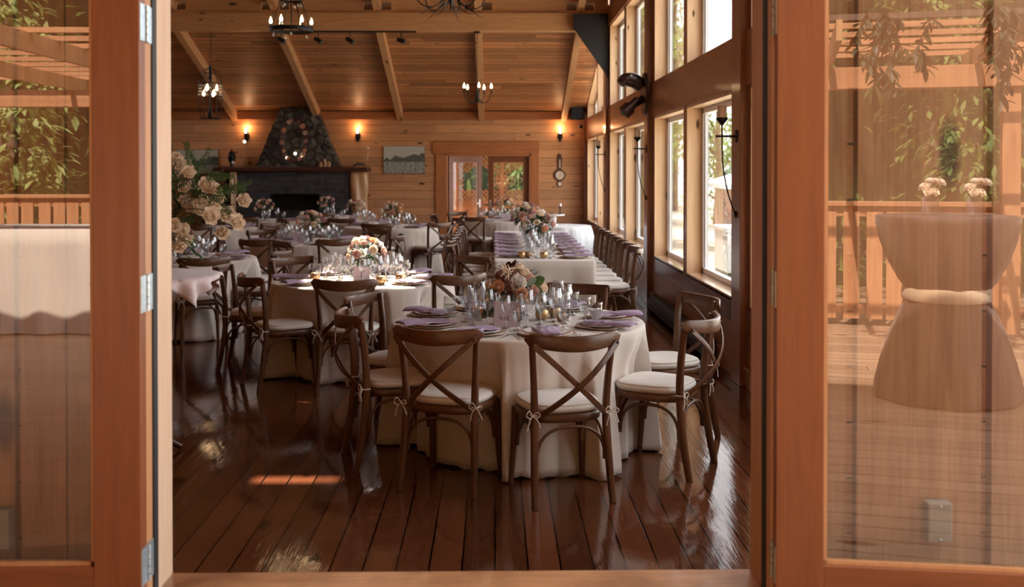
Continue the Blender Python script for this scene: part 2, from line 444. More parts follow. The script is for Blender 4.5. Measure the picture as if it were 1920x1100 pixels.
# ---------------------------------------------------------------- mesh builder
class MB:
    def __init__(self):
        self.v, self.f, self.s, self.m = [], [], [], []
        self.mi = 0

    def add(self, verts, faces, smooth=False):
        o = len(self.v)
        self.v.extend(tuple(p) for p in verts)
        for f in faces:
            self.f.append(tuple(i + o for i in f))
            self.s.append(smooth)
            self.m.append(self.mi)
        return self

    def box(self, x0, x1, y0, y1, z0, z1, mat=None):
        vs_ = [(x, y, z) for x in (x0, x1) for y in (y0, y1) for z in (z0, z1)]
        if mat is not None:
            vs_ = [mat @ Vector(p) for p in vs_]
        return self.add(vs_, [(0, 1, 3, 2), (4, 6, 7, 5), (0, 4, 5, 1), (2, 3, 7, 6), (0, 2, 6, 4), (1, 5, 7, 3)])

    def sweep(self, pts, prof, up=(0, 0, 1), closed=False, smooth=True, cap=True):
        """prof: list of (a,b), or a function t -> list of (a,b)"""
        pts = [Vector(p) for p in pts]
        n = len(pts)
        up = Vector(up)
        rings = []
        for i, p in enumerate(pts):
            if closed:
                T = pts[(i + 1) % n] - pts[i - 1]
            else:
                T = pts[min(i + 1, n - 1)] - pts[max(i - 1, 0)]
            if T.length < 1e-9:
                T = Vector((0, 0, 1))
            T.normalize()
            S = T.cross(up)
            if S.length < 1e-4:
                S = T.cross(Vector((1, 0.01, 0)))
            S.normalize()
            U = S.cross(T)
            pr = prof(i / max(1, n - 1)) if callable(prof) else prof
            rings.append([p + S * a + U * b for a, b in pr])
        k = len(rings[0])
        verts = [q for r_ in rings for q in r_]
        faces = []
        m = n if closed else n - 1
        for i in range(m):
            i2 = (i + 1) % n
            for j in range(k):
                j2 = (j + 1) % k
                faces.append((i * k + j, i * k + j2, i2 * k + j2, i2 * k + j))
        self.add(verts, faces, smooth)
        if cap and not closed:
            self.add(rings[0], [tuple(range(k - 1, -1, -1))])
            self.add(rings[-1], [tuple(range(k))])
        return self

    def tube(self, pts, r, n=8, up=(0.13, 0.21, 0.97), closed=False, cap=True):
        def prof(t):
            if isinstance(r, (list, tuple)):
                x = t * (len(r) - 1)
                i = min(int(x), len(r) - 2)
                rr = r[i] + (r[i + 1] - r[i]) * (x - i)
            else:
                rr = r
            return [(rr * math.cos(2 * PI * j / n), rr * math.sin(2 * PI * j / n)) for j in range(n)]
        return self.sweep(pts, prof, up, closed, True, cap)

    def lathe(self, prof, n=20, c=(0, 0, 0), smooth=True, capb=False, capt=False):
        vs_, fs = [], []
        for r_, z in prof:
            for j in range(n):
                a = 2 * PI * j / n
                vs_.append((c[0] + r_ * math.cos(a), c[1] + r_ * math.sin(a), c[2] + z))
        for i in range(len(prof) - 1):
            for j in range(n):
                j2 = (j + 1) % n
                fs.append((i * n + j, i * n + j2, (i + 1) * n + j2, (i + 1) * n + j))
        self.add(vs_, fs, smooth)
        if capb:
            self.add(vs_[:n], [tuple(range(n - 1, -1, -1))])
        if capt:
            self.add(vs_[-n:], [tuple(range(n))])
        return self

    def prism(self, poly, axis, a0, a1):
        """poly in the two other axes (cyclic order x,y,z minus axis)"""
        def pt(p, a):
            if axis == 'x':
                return (a, p[0], p[1])
            if axis == 'y':
                return (p[0], a, p[1])
            return (p[0], p[1], a)
        n = len(poly)
        vs_ = [pt(p, a0) for p in poly] + [pt(p, a1) for p in poly]
        fs = [tuple(range(n)), tuple(range(2 * n - 1, n - 1, -1))]
        for i in range(n):
            j = (i + 1) % n
            fs.append((i, i + n, j + n, j))
        return self.add(vs_, fs)

    def ball(self, c, r, n=12, m=8, sc=(1, 1, 1)):
        vs_, fs = [], []
        for i in range(m + 1):
            th = PI * i / m
            for j in range(n):
                a = 2 * PI * j / n
                vs_.append((c[0] + r * sc[0] * math.sin(th) * math.cos(a), c[1] + r * sc[1] * math.sin(th) * math.sin(a), c[2] + r * sc[2] * math.cos(th)))
        for i in range(m):
            for j in range(n):
                j2 = (j + 1) % n
                fs.append((i * n + j, (i + 1) * n + j, (i + 1) * n + j2, i * n + j2))
        return self.add(vs_, fs, True)

    def mesh(self, name, mats):
        me = bpy.data.meshes.new(name)
        me.from_pydata(self.v, [], self.f)
        me.polygons.foreach_set('use_smooth', self.s)
        mats = mats if isinstance(mats, (list, tuple)) else [mats]
        for mt in mats:
            me.materials.append(M[mt] if isinstance(mt, str) else mt)
        if len(mats) > 1:
            me.polygons.foreach_set('material_index', self.m)
        me.update()
        return me

    def build(self, name, mats, parent=None, loc=None, rotz=None, bevel=0.0):
        ob = bpy.data.objects.new(name, self.mesh(name, mats))
        COL.objects.link(ob)
        if parent is not None:
            ob.parent = parent
        if loc is not None:
            ob.location = loc
        if rotz is not None:
            ob.rotation_euler = (0, 0, rotz)
        if bevel:
            bv = ob.modifiers.new('edge', 'BEVEL')
            bv.width = bevel
            bv.segments = 2
            bv.limit_method = 'ANGLE'
        return ob

def spline(pts, n=4):
    pts = [Vector(p) for p in pts]
    out = []
    for i in range(len(pts) - 1):
        p0 = pts[max(i - 1, 0)]
        p1, p2 = pts[i], pts[i + 1]
        p3 = pts[min(i + 2, len(pts) - 1)]
        for k in range(n):
            t = k / n
            out.append(0.5 * ((2 * p1) + (-p0 + p2) * t + (2 * p0 - 5 * p1 + 4 * p2 - p3) * t * t + (-p0 + 3 * p1 - 3 * p2 + p3) * t ** 3))
    out.append(pts[-1])
    return out

def empty(name, loc=(0, 0, 0), rotz=0.0):
    o = bpy.data.objects.new(name, None)
    COL.objects.link(o)
    o.location = loc
    o.rotation_euler = (0, 0, rotz)
    o.empty_display_size = 0.1
    return o

def tag(o, label, cat, group=None, kind=None):
    o['label'] = label
    o['category'] = cat
    if group:
        o['group'] = group
    if kind:
        o['kind'] = kind
    return o

def struct(name, mb, mats, bevel=0.0):
    o = mb.build(name, mats, bevel=bevel)
    o['kind'] = 'structure'
    return o

def copy_tree(root, loc, rotz=0.0, label=None, group=None, scale=None):
    r = root.copy()
    COL.objects.link(r)
    r.location = loc
    r.rotation_euler = (0, 0, rotz)
    if scale:
        r.scale = (scale, scale, scale)
    if label:
        r['label'] = label
    if group:
        r['group'] = group
    for ch in list(root.children):
        c = ch.copy()
        COL.objects.link(c)
        c.parent = r
        for g in list(ch.children):
            d = g.copy()
            COL.objects.link(d)
            d.parent = c
    return r

def place(proto, used, loc, rotz=0.0, label=None, group=None, scale=None):
    """first use moves the prototype itself, later uses copy it"""
    if not used.get(proto.name):
        used[proto.name] = True
        proto.location = loc
        proto.rotation_euler = (0, 0, rotz)
        if scale:
            proto.scale = (scale, scale, scale)
        if label:
            proto['label'] = label
        if group:
            proto['group'] = group
        return proto
    return copy_tree(proto, loc, rotz, label, group, scale)
USED = {}

# ================================================================ ROOM SHELL
XW = 1.985            # inner face of the window wall
XL = -9.0             # far-left wall
YF = 22.5             # end wall
YN = 3.415            # inner face of the entrance wall
RIDGE = 10.0
SL = 0.337
def ceil_z(y):
    if y >= 18.2:
        return 2.94 + SL * (22.5 - y)
    if y >= RIDGE:
        return 4.70 + SL * (18.2 - y)
    return 4.70 + SL * (18.2 - RIDGE) - SL * (RIDGE - y)

# floor and threshold
struct('floor', MB().box(XL, XW + 0.05, YN - 0.02, YF + 0.05, -0.12, 0.0), 'floor')
struct('trim_1', MB().box(-1.056, 0.848, 3.18, YN, 0.0, 0.38), 'threshold', bevel=0.006)

# ---- ceiling with two unseen skylight holes, added to throw sun patches on table and floor
def sky_hit(p):
    t = 0.0
    p = Vector(p)
    for _ in range(4000):
        q = p + SUN_DIR * t
        if q.z >= ceil_z(q.y):
            return q
        t += 0.005
    return q
skA = sky_hit((-1.10, 8.80, 0.80))
skB = sky_hit((-1.10, 5.78, 0.0))
holes = [(skA.x - 0.48, skA.x + 0.52, skA.y - 0.46, skA.y + 0.46), (skB.x - 0.24, skB.x + 0.24, skB.y - 0.10, skB.y + 0.10)]
ys = sorted({YN - 0.1, RIDGE, 18.2, YF + 0.1} | {h[2] for h in holes} | {h[3] for h in holes})
xs = sorted({XL - 0.1, XW + 0.35} | {h[0] for h in holes} | {h[1] for h in holes})
mbc, mbr = MB(), MB()
def slab(mb, x0, x1, y0, y1, d0, d1):
    e = 1e-6
    za, zb = ceil_z(y0 + e), ceil_z(y1 - e)
    mb.add([(x0, y0, za + d0), (x1, y0, za + d0), (x1, y1, zb + d0), (x0, y1, zb + d0),
            (x0, y0, za + d1), (x1, y0, za + d1), (x1, y1, zb + d1), (x0, y1, zb + d1)],
           [(0, 3, 2, 1), (4, 5, 6, 7), (0, 1, 5, 4), (1, 2, 6, 5), (2, 3, 7, 6), (3, 0, 4, 7)])
for i in range(len(ys) - 1):
    for j in range(len(xs) - 1):
        cx, cyy = (xs[j] + xs[j + 1]) / 2, (ys[i] + ys[i + 1]) / 2
        if any(h[0] < cx < h[1] and h[2] < cyy < h[3] for h in holes):
            continue
        slab(mbc, xs[j], xs[j + 1], ys[i], ys[i + 1], 0.0, 0.05)
        slab(mbr, xs[j], xs[j + 1], ys[i], ys[i + 1], 0.06, 0.2)
struct('ceiling', mbc, 'pine_ceiling')
struct('roof', mbr, 'bark')
# ---- rafters
RX = [-7.38, -5.58, -3.80, -2.03, -0.28, 1.50]
for i, x in enumerate(RX):
    r_ = MB()
    for (y0, y1, za) in ((18.22, 22.5, None),):
        z0, z1 = 2.74 + SL * (22.5 - y0), 2.74
        r_.add([(x - .06, y0, z0), (x + .06, y0, z0), (x + .06, y1, z1), (x - .06, y1, z1),
                (x - .06, y0, z0 + .21), (x + .06, y0, z0 + .21), (x + .06, y1, z1 + .21), (x - .06, y1, z1 + .21)],
               [(0, 3, 2, 1), (4, 5, 6, 7), (0, 1, 5, 4), (1, 2, 6, 5), (2, 3, 7, 6), (3, 0, 4, 7)])
    struct('rafter_beam_%d' % (i + 1), r_, 'beam_y')
    f_ = MB()
    # the fourth rafter is trimmed around the two added skylights
    for y0, y1 in (((skB.y + .35, skA.y - .55), (skA.y + .55, 18.1)) if i == 3 else ((RIDGE, 18.1),)):
        z0, z1 = 4.45 + SL * (18.1 - y0), 4.45 + SL * (18.1 - y1)
        f_.add([(x - .06, y0, z0), (x + .06, y0, z0), (x + .06, y1, z1), (x - .06, y1, z1),
                (x - .06, y0, z0 + .25), (x + .06, y0, z0 + .25), (x + .06, y1, z1 + .25), (x - .06, y1, z1 + .25)],
               [(0, 3, 2, 1), (4, 5, 6, 7), (0, 1, 5, 4), (1, 2, 6, 5), (2, 3, 7, 6), (3, 0, 4, 7)])
    struct('front_rafter_beam_%d' % (i + 1), f_, 'beam_y')
# ---- cross beam and the plank with square pockets above it
struct('cross_beam', MB().box(XL, XW, 18.08, 18.30, 4.11, 4.39), 'beam_x', bevel=0.008)
struct('beam_cap', MB().box(XL, XW, 18.03, 18.10, 4.385, 4.415), 'beam_x')
pl = MB()
cuts = []
for x in RX:
    cuts += [(x - .24, x - .065), (x + .065, x + .24)]
prev = XL
for a, b in cuts:
    pl.box(prev, a, 18.12, 18.18, 4.415, 4.80)
    pl.box(a, b, 18.12, 18.18, 4.415, 4.47)
    pl.box(a, b, 18.12, 18.18, 4.61, 4.80)
    prev = b
pl.box(prev, XW, 18.12, 18.18, 4.415, 4.80)
struct('blocking_beam', pl, 'beam_x')
bk = MB()
for a, b in cuts:
    bk.box(a - .01, b + .01, 18.21, 18.23, 4.45, 4.63)
struct('pocket_shade_backing', bk, 'black_plate')  # black sheets stand in for the darkness inside the pockets
# soffit board between the rafters at the end wall
sf = MB()
prev = XL
for x in RX:
    sf.box(prev, x - .06, 22.40, 22.5, 2.78, 2.95)
    prev = x + .06
sf.box(prev, XW, 22.40, 22.5, 2.78, 2.95)
struct('trim_2', sf, 'doorframe_x')

# ---- end wall with the door opening
DX0, DX1, DZ = -1.05, 0.785, 2.03
ew = MB()
ew.box(XL, DX0, YF, YF + .18, 0, 3.15).box(DX1, XW + .25, YF, YF + .18, 0, 3.15).box(DX0, DX1, YF, YF + .18, DZ, 3.15)
struct('wall_back', ew, 'pine_wall')
struct('trim_3', MB().box(-1.33, 0.975, YF - .05, YF, 2.05, 2.31), 'doorframe_x', bevel=0.006)
tr = MB()
tr.box(-1.27, -1.06, YF - .035, YF, 0, 2.05).box(0.79, 0.965, YF - .035, YF, 0, 2.05)
tr.box(-1.06, -1.02, YF - .03, YF + .19, 0, 2.05).box(0.755, 0.795, YF - .03, YF + .19, 0, 2.05).box(-1.06, .795, YF - .03, YF + .19, 2.0, 2.05)
struct('trim_4', tr, 'doorframe_z', bevel=0.004)
# ---- left wall, with tall openings that let daylight in
lw = MB()
LW = []
prev = YN - .1
for a, b in LW:
    lw.box(XL - .18, XL, prev, a, 0, 5.3)
    lw.box(XL - .18, XL, a, b, 0, 0.7)
    lw.box(XL - .18, XL, a, b, 2.6, 5.3)
    prev = b
lw.box(XL - .18, XL, prev, 18.2, 0, 4.7)
lw.box(XL - .18, XL, 18.2, YF + .18, 0, 3.2)
gb = MB().prism([(YN - .1, 5.2), (18.2, 4.6), (18.2, 4.75), (RIDGE, 7.5), (YN - .1, 5.3)], 'x', XL - .18, XL)
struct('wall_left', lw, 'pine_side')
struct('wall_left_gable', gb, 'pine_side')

# ---- entrance wall
fw = MB()
OX0, OX1, OZ = -1.056, 0.848, 2.50
fw.box(XL, OX0 - .04, 3.30, YN, 0, 5.28).box(OX1 + .04, XW + .25, 3.30, YN, 0, 5.28).box(OX0 - .04, OX1 + .04, 3.30, YN, OZ, 5.28)
struct('wall_front', fw, 'pine_wall')
eb = MB()
# vertical boards: wide boards with a slightly proud neighbour and dark gaps
def boards(mb, xs_, y_in, y_out, z0, z1):
    for (a, b, d) in xs_:
        mb.box(a, b, y_out - d, y_in, z0, z1)
right_b = [(0.95, 1.115, 0.0), (1.145, 1.302, 0.012), (1.304, 1.545, 0.004), (1.575, 1.80, 0.012), (1.81, 2.03, 0.0), (2.05, 2.24, 0.012)]
boards(eb, right_b, 3.30, 3.27, 0.30, 5.2)
lx = -1.158
left_b = [(-1.335, -1.158, 0.004), (-1.475, -1.337, 0.012), (-1.74, -1.500, 0.0), (-1.97, -1.765, 0.012)]
x = -1.99
while x > XL:
    left_b.append((x - 0.21, x, 0.006 if int(x * 10) % 2 else 0.0))
    x -= 0.232
boards(eb, left_b, 3.30, 3.27, 0.30, 5.2)
boards(eb, [(-1.10 + .2 * k, -0.905 + .2 * k, 0.004) for k in range(10)], 3.30, 3.27, 2.62, 5.2)
struct('wall_front_cladding', eb, 'ext_board')
# frame of the entrance: pale inner jamb (right one coloured darker for its shade), black seal, tan casing
for sx, x0, nm in ((-1, OX0, 'left'), (1, OX1, 'right')):
    a, b = sorted((x0, x0 + sx * .04))
    struct('door_jamb_' + nm, MB().box(a, b, 3.262, YN + .005, 0.34, OZ), 'pale_jamb' if sx < 0 else 'tan_casing', bevel=0.003)
    a, b = sorted((x0 - sx * .004, x0 + sx * .05))
    struct('door_seal_' + nm, MB().box(a, b, 3.222, 3.262, 0.34, OZ), 'black_rubber')
    a, b = sorted((x0, x0 + sx * .10))
    struct('door_casing_' + nm, MB().box(a, b, 3.166, 3.222, 0.34, OZ + .12), 'tan_casing', bevel=0.004)
struct('door_casing_top', MB().box(OX0 - .10, OX1 + .10, 3.166, 3.27, OZ, OZ + .14), 'tan_casing')

# ---- window wall
def Yw(px):
    return XW / math.tan(math.atan((px - 960) / 1950) + R(0.97))
OP = [  # (y0, y1, bay) for every opening
    (3.95, 5.80, 'D'), (5.95, 8.02, 'D'),
    (Yw(1381), Yw(1288), 'A'), (Yw(1283), Yw(1227.5), 'A'),
    (Yw(1214), Yw(1174), 'B'), (Yw(1171), Yw(1144), 'B'),
    (Yw(1137), Yw(1121), 'C'), (Yw(1120), Yw(1102), 'C')]
Z0, Z1, Z2, Z3 = 0.64, 2.36, 2.79, 4.18      # sill, lower head, upper sill, upper head
XO = XW + 0.22
def top_z(y, bay):
    return min(Z3, 3.10 + SL * (22.06 - y)) if bay == 'C' else Z3
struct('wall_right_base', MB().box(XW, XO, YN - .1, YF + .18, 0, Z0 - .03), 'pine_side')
ww = MB()
prev = YN - .1
for y0, y1, bay in OP:
    ww.box(XW, XO, prev, y0, Z0 - .03, Z3)
    prev = y1
ww.box(XW, XO, prev, YF + .18, Z0 - .03, 3.05)
struct('wall_right_mullions', ww, 'post')
struct('wall_right_header', MB().box(XW - .02, XO, YN, YF, Z1, Z2), 'header', bevel=0.006)
up = MB()
up.prism([(YN - .1, Z3), (18.6, Z3), (18.6, 4.50), (18.2, 4.75), (RIDGE, 7.55), (YN - .1, 5.3)], 'x', XW + .02, XO)
up.prism([(18.6, 4.18), (18.86, 4.18), (22.06, 3.10), (22.6, 2.90), (22.6, 3.1), (18.6, 4.5)], 'x', XW + .02, XO)
struct('wall_right_gable', up, 'pine_wall')
struct('trim_5', MB().prism([(YN, Z3 - .01), (18.86, Z3 - .01), (22.2, 3.055), (22.2, 3.30), (18.6, 4.50), (YN, 4.5)], 'x', XW - .03, XW + .03), 'header')
struct('trim_6', MB().box(XW - .012, XW, YN, YF, Z0 - .20, Z0 - .012), 'apron', bevel=0.003)
struct('baseboard_right', MB().box(XW - .022, XW, YN, YF, 0, .145).box(XW - .034, XW, YN, YF, .135, .16), 'header', bevel=0.003)
for i, (a, b) in enumerate(((8.10, 8.40), (13.05, 13.33), (17.95, 18.3), (22.25, 22.5))):
    struct('post_column_%d' % (i + 1), MB().box(XW - .065, XW + .01, a, b, 0, 4.2 if i < 3 else 2.9), 'post', bevel=0.006)
wi = 1
for y0, y1, bay in OP:
    rv = MB()
    for (za, zb) in ((Z0, Z1), (Z2, None)):
        zb0 = zb if zb else top_z(y0, bay)
        zb1 = zb if zb else top_z(y1, bay)
        # jamb boards, the far one faces the entrance
        rv.box(XW - .004, XW + .17, y1 - .028, y1 + .001, za, zb1)
        rv.box(XW - .004, XW + .17, y0 - .001, y0 + .028, za, zb0)
    struct('window_jamb_%d' % wi, rv, 'reveal')
    hd = MB()
    hd.box(XW - .004, XW + .17, y0, y1, Z1 - .03, Z1 + .001)
    e0, e1 = top_z(y0, bay), top_z(y1, bay)
    hd.add([(XW, y0, e0 - .03), (XW + .17, y0, e0 - .03), (XW + .17, y1, e1 - .03), (XW, y1, e1 - .03),
            (XW, y0, e0), (XW + .17, y0, e0), (XW + .17, y1, e1), (XW, y1, e1)],
           [(0, 3, 2, 1), (4, 5, 6, 7), (0, 1, 5, 4), (1, 2, 6, 5), (2, 3, 7, 6), (3, 0, 4, 7)])
    struct('window_head_%d' % wi, hd, 'reveal')
    sl = MB()
    sl.box(XW - .012, XW + .17, y0, y1, Z0 - .03, Z0 + .004)
    sl.box(XW - .004, XW + .17, y0, y1, Z2 - .001, Z2 + .004)
    struct('window_sill_%d' % wi, sl, 'sill')
    # white vinyl frames with glass
    for (za, lower) in ((Z0 + .004, True), (Z2 + .004, False)):
        t0 = Z1 - .03 if lower else top_z(y0, bay) - .03
        t1 = Z1 - .03 if lower else top_z(y1, bay) - .03
        w = 0.055
        fm = MB()
        A, B = XW + .15, XW + .205
        a0, a1 = y0 + .028, y1 - .028
        fm.box(A, B, a0, a1, za, za + w)
        fm.prism([(a0, za), (a0 + w, za), (a0 + w, t0), (a0, t0)], 'x', A, B)
        fm.prism([(a1 - w, za), (a1, za), (a1, t1), (a1 - w, t1)], 'x', A, B)
        fm.prism([(a0, t0 - w), (a1, t1 - w), (a1, t1), (a0, t0)], 'x', A, B)
        # stepped inner sash line
        fm.prism([(a1 - w - .018, za + w), (a1 - w, za + w), (a1 - w, t1 - w), (a1 - w - .018, t1 - w)], 'x', A + .02, B - .005)
        fo = fm.build('window_%d' % wi, 'vinyl')
        fo['kind'] = 'structure'
        gl = MB().add([(XW + .182, a0 + w, za + w), (XW + .182, a1 - w, za + w), (XW + .182, a1 - w, t1 - w), (XW + .182, a0 + w, t0 - w)], [(0, 1, 2, 3)])
        g = gl.build('pane', 'window_glass', fo)
        wi += 1

# ---- doors at the entrance: glazed leaves folded back against the outside wall
def glazed_leaf(name, w, h, stile, rail_b, rail_t, sgn, th=0.055, glass='door_glass'):
    """hinge edge at local x=0, leaf runs to sgn*w, front face at y=-th"""
    root = empty(name)
    root['kind'] = 'structure'
    def X(a, b):
        return sorted((sgn * a, sgn * b))
    for nm, (a, b) in (('stile', (0, stile)), ('stile', (w - stile, w))):
        x0, x1 = X(a, b)
        MB().box(x0, x1, -th, 0, 0, h).build(nm, 'fir_z', root, bevel=0.003)
    x0, x1 = X(stile - .001, w - stile + .001)
    MB().box(x0, x1, -th + .001, -.001, 0, rail_b).build('door_rail', 'fir_x', root, bevel=0.003)
    MB().box(x0, x1, -th + .001, -.001, h - rail_t, h).build('door_rail', 'fir_x', root, bevel=0.003)
    bead = MB()
    b = .012
    gx0, gx1 = X(stile, w - stile)
    bead.box(gx0, gx0 + b, -th * .75, -th * .35, rail_b, h - rail_t).box(gx1 - b, gx1, -th * .75, -th * .35, rail_b, h - rail_t)
    bead.box(gx0, gx1, -th * .75, -th * .35, rail_b, rail_b + b).box(gx0, gx1, -th * .75, -th * .35, h - rail_t - b, h - rail_t)
    bead.build('glazing_bead', 'tan_casing', root)
    pn = MB().add([(gx0, -th * .55, rail_b), (gx1, -th * .55, rail_b), (gx1, -th * .55, h - rail_t), (gx0, -th * .55, h - rail_t)], [(0, 1, 2, 3)])
    pn.build('pane', glass, root)
    return root
def hinge(root, x, sgn, z, mat):
    hg = MB()
    hg.box(x - .003, x + .003, -.050, -.006, z - .055, z + .055)
    hg.box(x - .003, x + .003, .012, .052, z - .055, z + .055)
    for k in range(5):
        hg.tube([(x - sgn * .004, .003, z - .055 + .022 * k + .0012), (x - sgn * .004, .003, z - .055 + .022 * (k + 1) - .0012)], .0072, 10)
    hg.build('hinge', mat, root)
dl = glazed_leaf('door_1', 0.95, 2.10, 0.14, 0.137, 0.14, -1)
dl.location = (OX0 + .004, 3.155, 0.381)
for z in (1.759, 0.947, 0.13):
    hinge(dl, 0.0, -1, z, 'zinc')
dr = glazed_leaf('door_2', 0.95, 2.10, 0.14, 0.137, 0.14, 1)
dr.location = (OX1 + .004, 3.150, 0.381)
dr.rotation_euler = (0, 0, R(-8.0))
for z in (1.78, 0.96, 0.13):
    hinge(dr, 0.0, 1, z, 'brass_aged')

# ---- french doors in the end wall
d3 = glazed_leaf('door_3', 0.90, 1.99, 0.115, 0.25, 0.13, 1, 0.045, 'window_glass')
d3.location = (-1.015, YF + .15, 0.005)
d3.rotation_euler = (0, 0, R(38))
d4 = glazed_leaf('door_4', 0.885, 1.99, 0.115, 0.25, 0.13, -1, 0.045, 'window_glass')
d4.location = (0.75, YF + .10, 0.005)
for d, sg in ((d3, 1), (d4, -1)):
    hm = MB()
    xk = sg * .835
    hm.tube([(xk, -.045, .95), (xk, -.085, .95), (xk - sg * .09, -.09, .95)], .009, 8)
    hm.box(xk - .02, xk + .02, -.052, -.044, .86, 1.04)
    hm.build('door_handle', 'silver', d)

# ---- deck, step and exterior ground
struct('deck_floor', MB().box(-9.5, 7.0, -6.2, 3.262, 0.26, 0.358), 'deck')
struct('added_shade_overhang', MB().box(-9.3, 0.55, 0.2, 3.30, 3.05, 3.20).box(-9.3, -0.6, -0.25, 0.2, 3.05, 3.20), 'rail_wood_x')  # unseen overhang, added to keep sky light off the doors
struct('ground', MB().box(-80, 80, -80, 90, -0.5, -0.42), 'grass')

# ================================================================ CHAIRS
def superellipse(hw_f, hw_b, yf, yb, n=40, p=3.2):
    """rounded trapezoid outline"""
    out = []
    for k in range(n):
        a = 2 * PI * k / n
        c, s = math.cos(a), math.sin(a)
        y = (abs(s) ** (2 / p)) * (1 if s > 0 else -1)
        x = (abs(c) ** (2 / p)) * (1 if c > 0 else -1)
        yy = (yf + yb) / 2 + y * (yf - yb) / 2
        t = (yy - yb) / (yf - yb)
        hw = hw_b + (hw_f - hw_b) * t
        out.append((x * hw, yy))
    return out

def pillow(mb, outline, levels, sag=0.0):
    """levels: list of (inset, z)"""
    n = len(outline)
    cx = sum(p[0] for p in outline) / n
    cyy = sum(p[1] for p in outline) / n
    vs_, fs = [], []
    for ins, z in levels:
        for (x, y) in outline:
            d = math.hypot(x - cx, y - cyy)
            k = (d - ins) / d
            vs_.append((cx + (x - cx) * k, cyy + (y - cyy) * k, z))
    for i in range(len(levels) - 1):
        for j in range(n):
            j2 = (j + 1) % n
            fs.append((i * n + j, i * n + j2, (i + 1) * n + j2, (i + 1) * n + j))
    vs_.append((cx, cyy, levels[0][1]))
    vs_.append((cx, cyy, levels[-1][1] - sag))
    a, b = len(vs_) - 2, len(vs_) - 1
    for j in range(n):
        j2 = (j + 1) % n
        fs.append((a, j2, j))
        fs.append((b, (len(levels) - 1) * n + j, (len(levels) - 1) * n + j2))
    mb.add(vs_, fs, True)

def rr(w, h, n=3, r=None):
    """rounded rectangle profile"""
    r = r or min(w, h) * 0.35
    out = []
    for (cx, cyy, a0) in ((w / 2 - r, h / 2 - r, 0), (-w / 2 + r, h / 2 - r, 90), (-w / 2 + r, -h / 2 + r, 180), (w / 2 - r, -h / 2 + r, 270)):
        for k in range(n + 1):
            a = R(a0 + 90 * k / n)
            out.append((cx + r * math.cos(a), cyy + r * math.sin(a)))
    return out

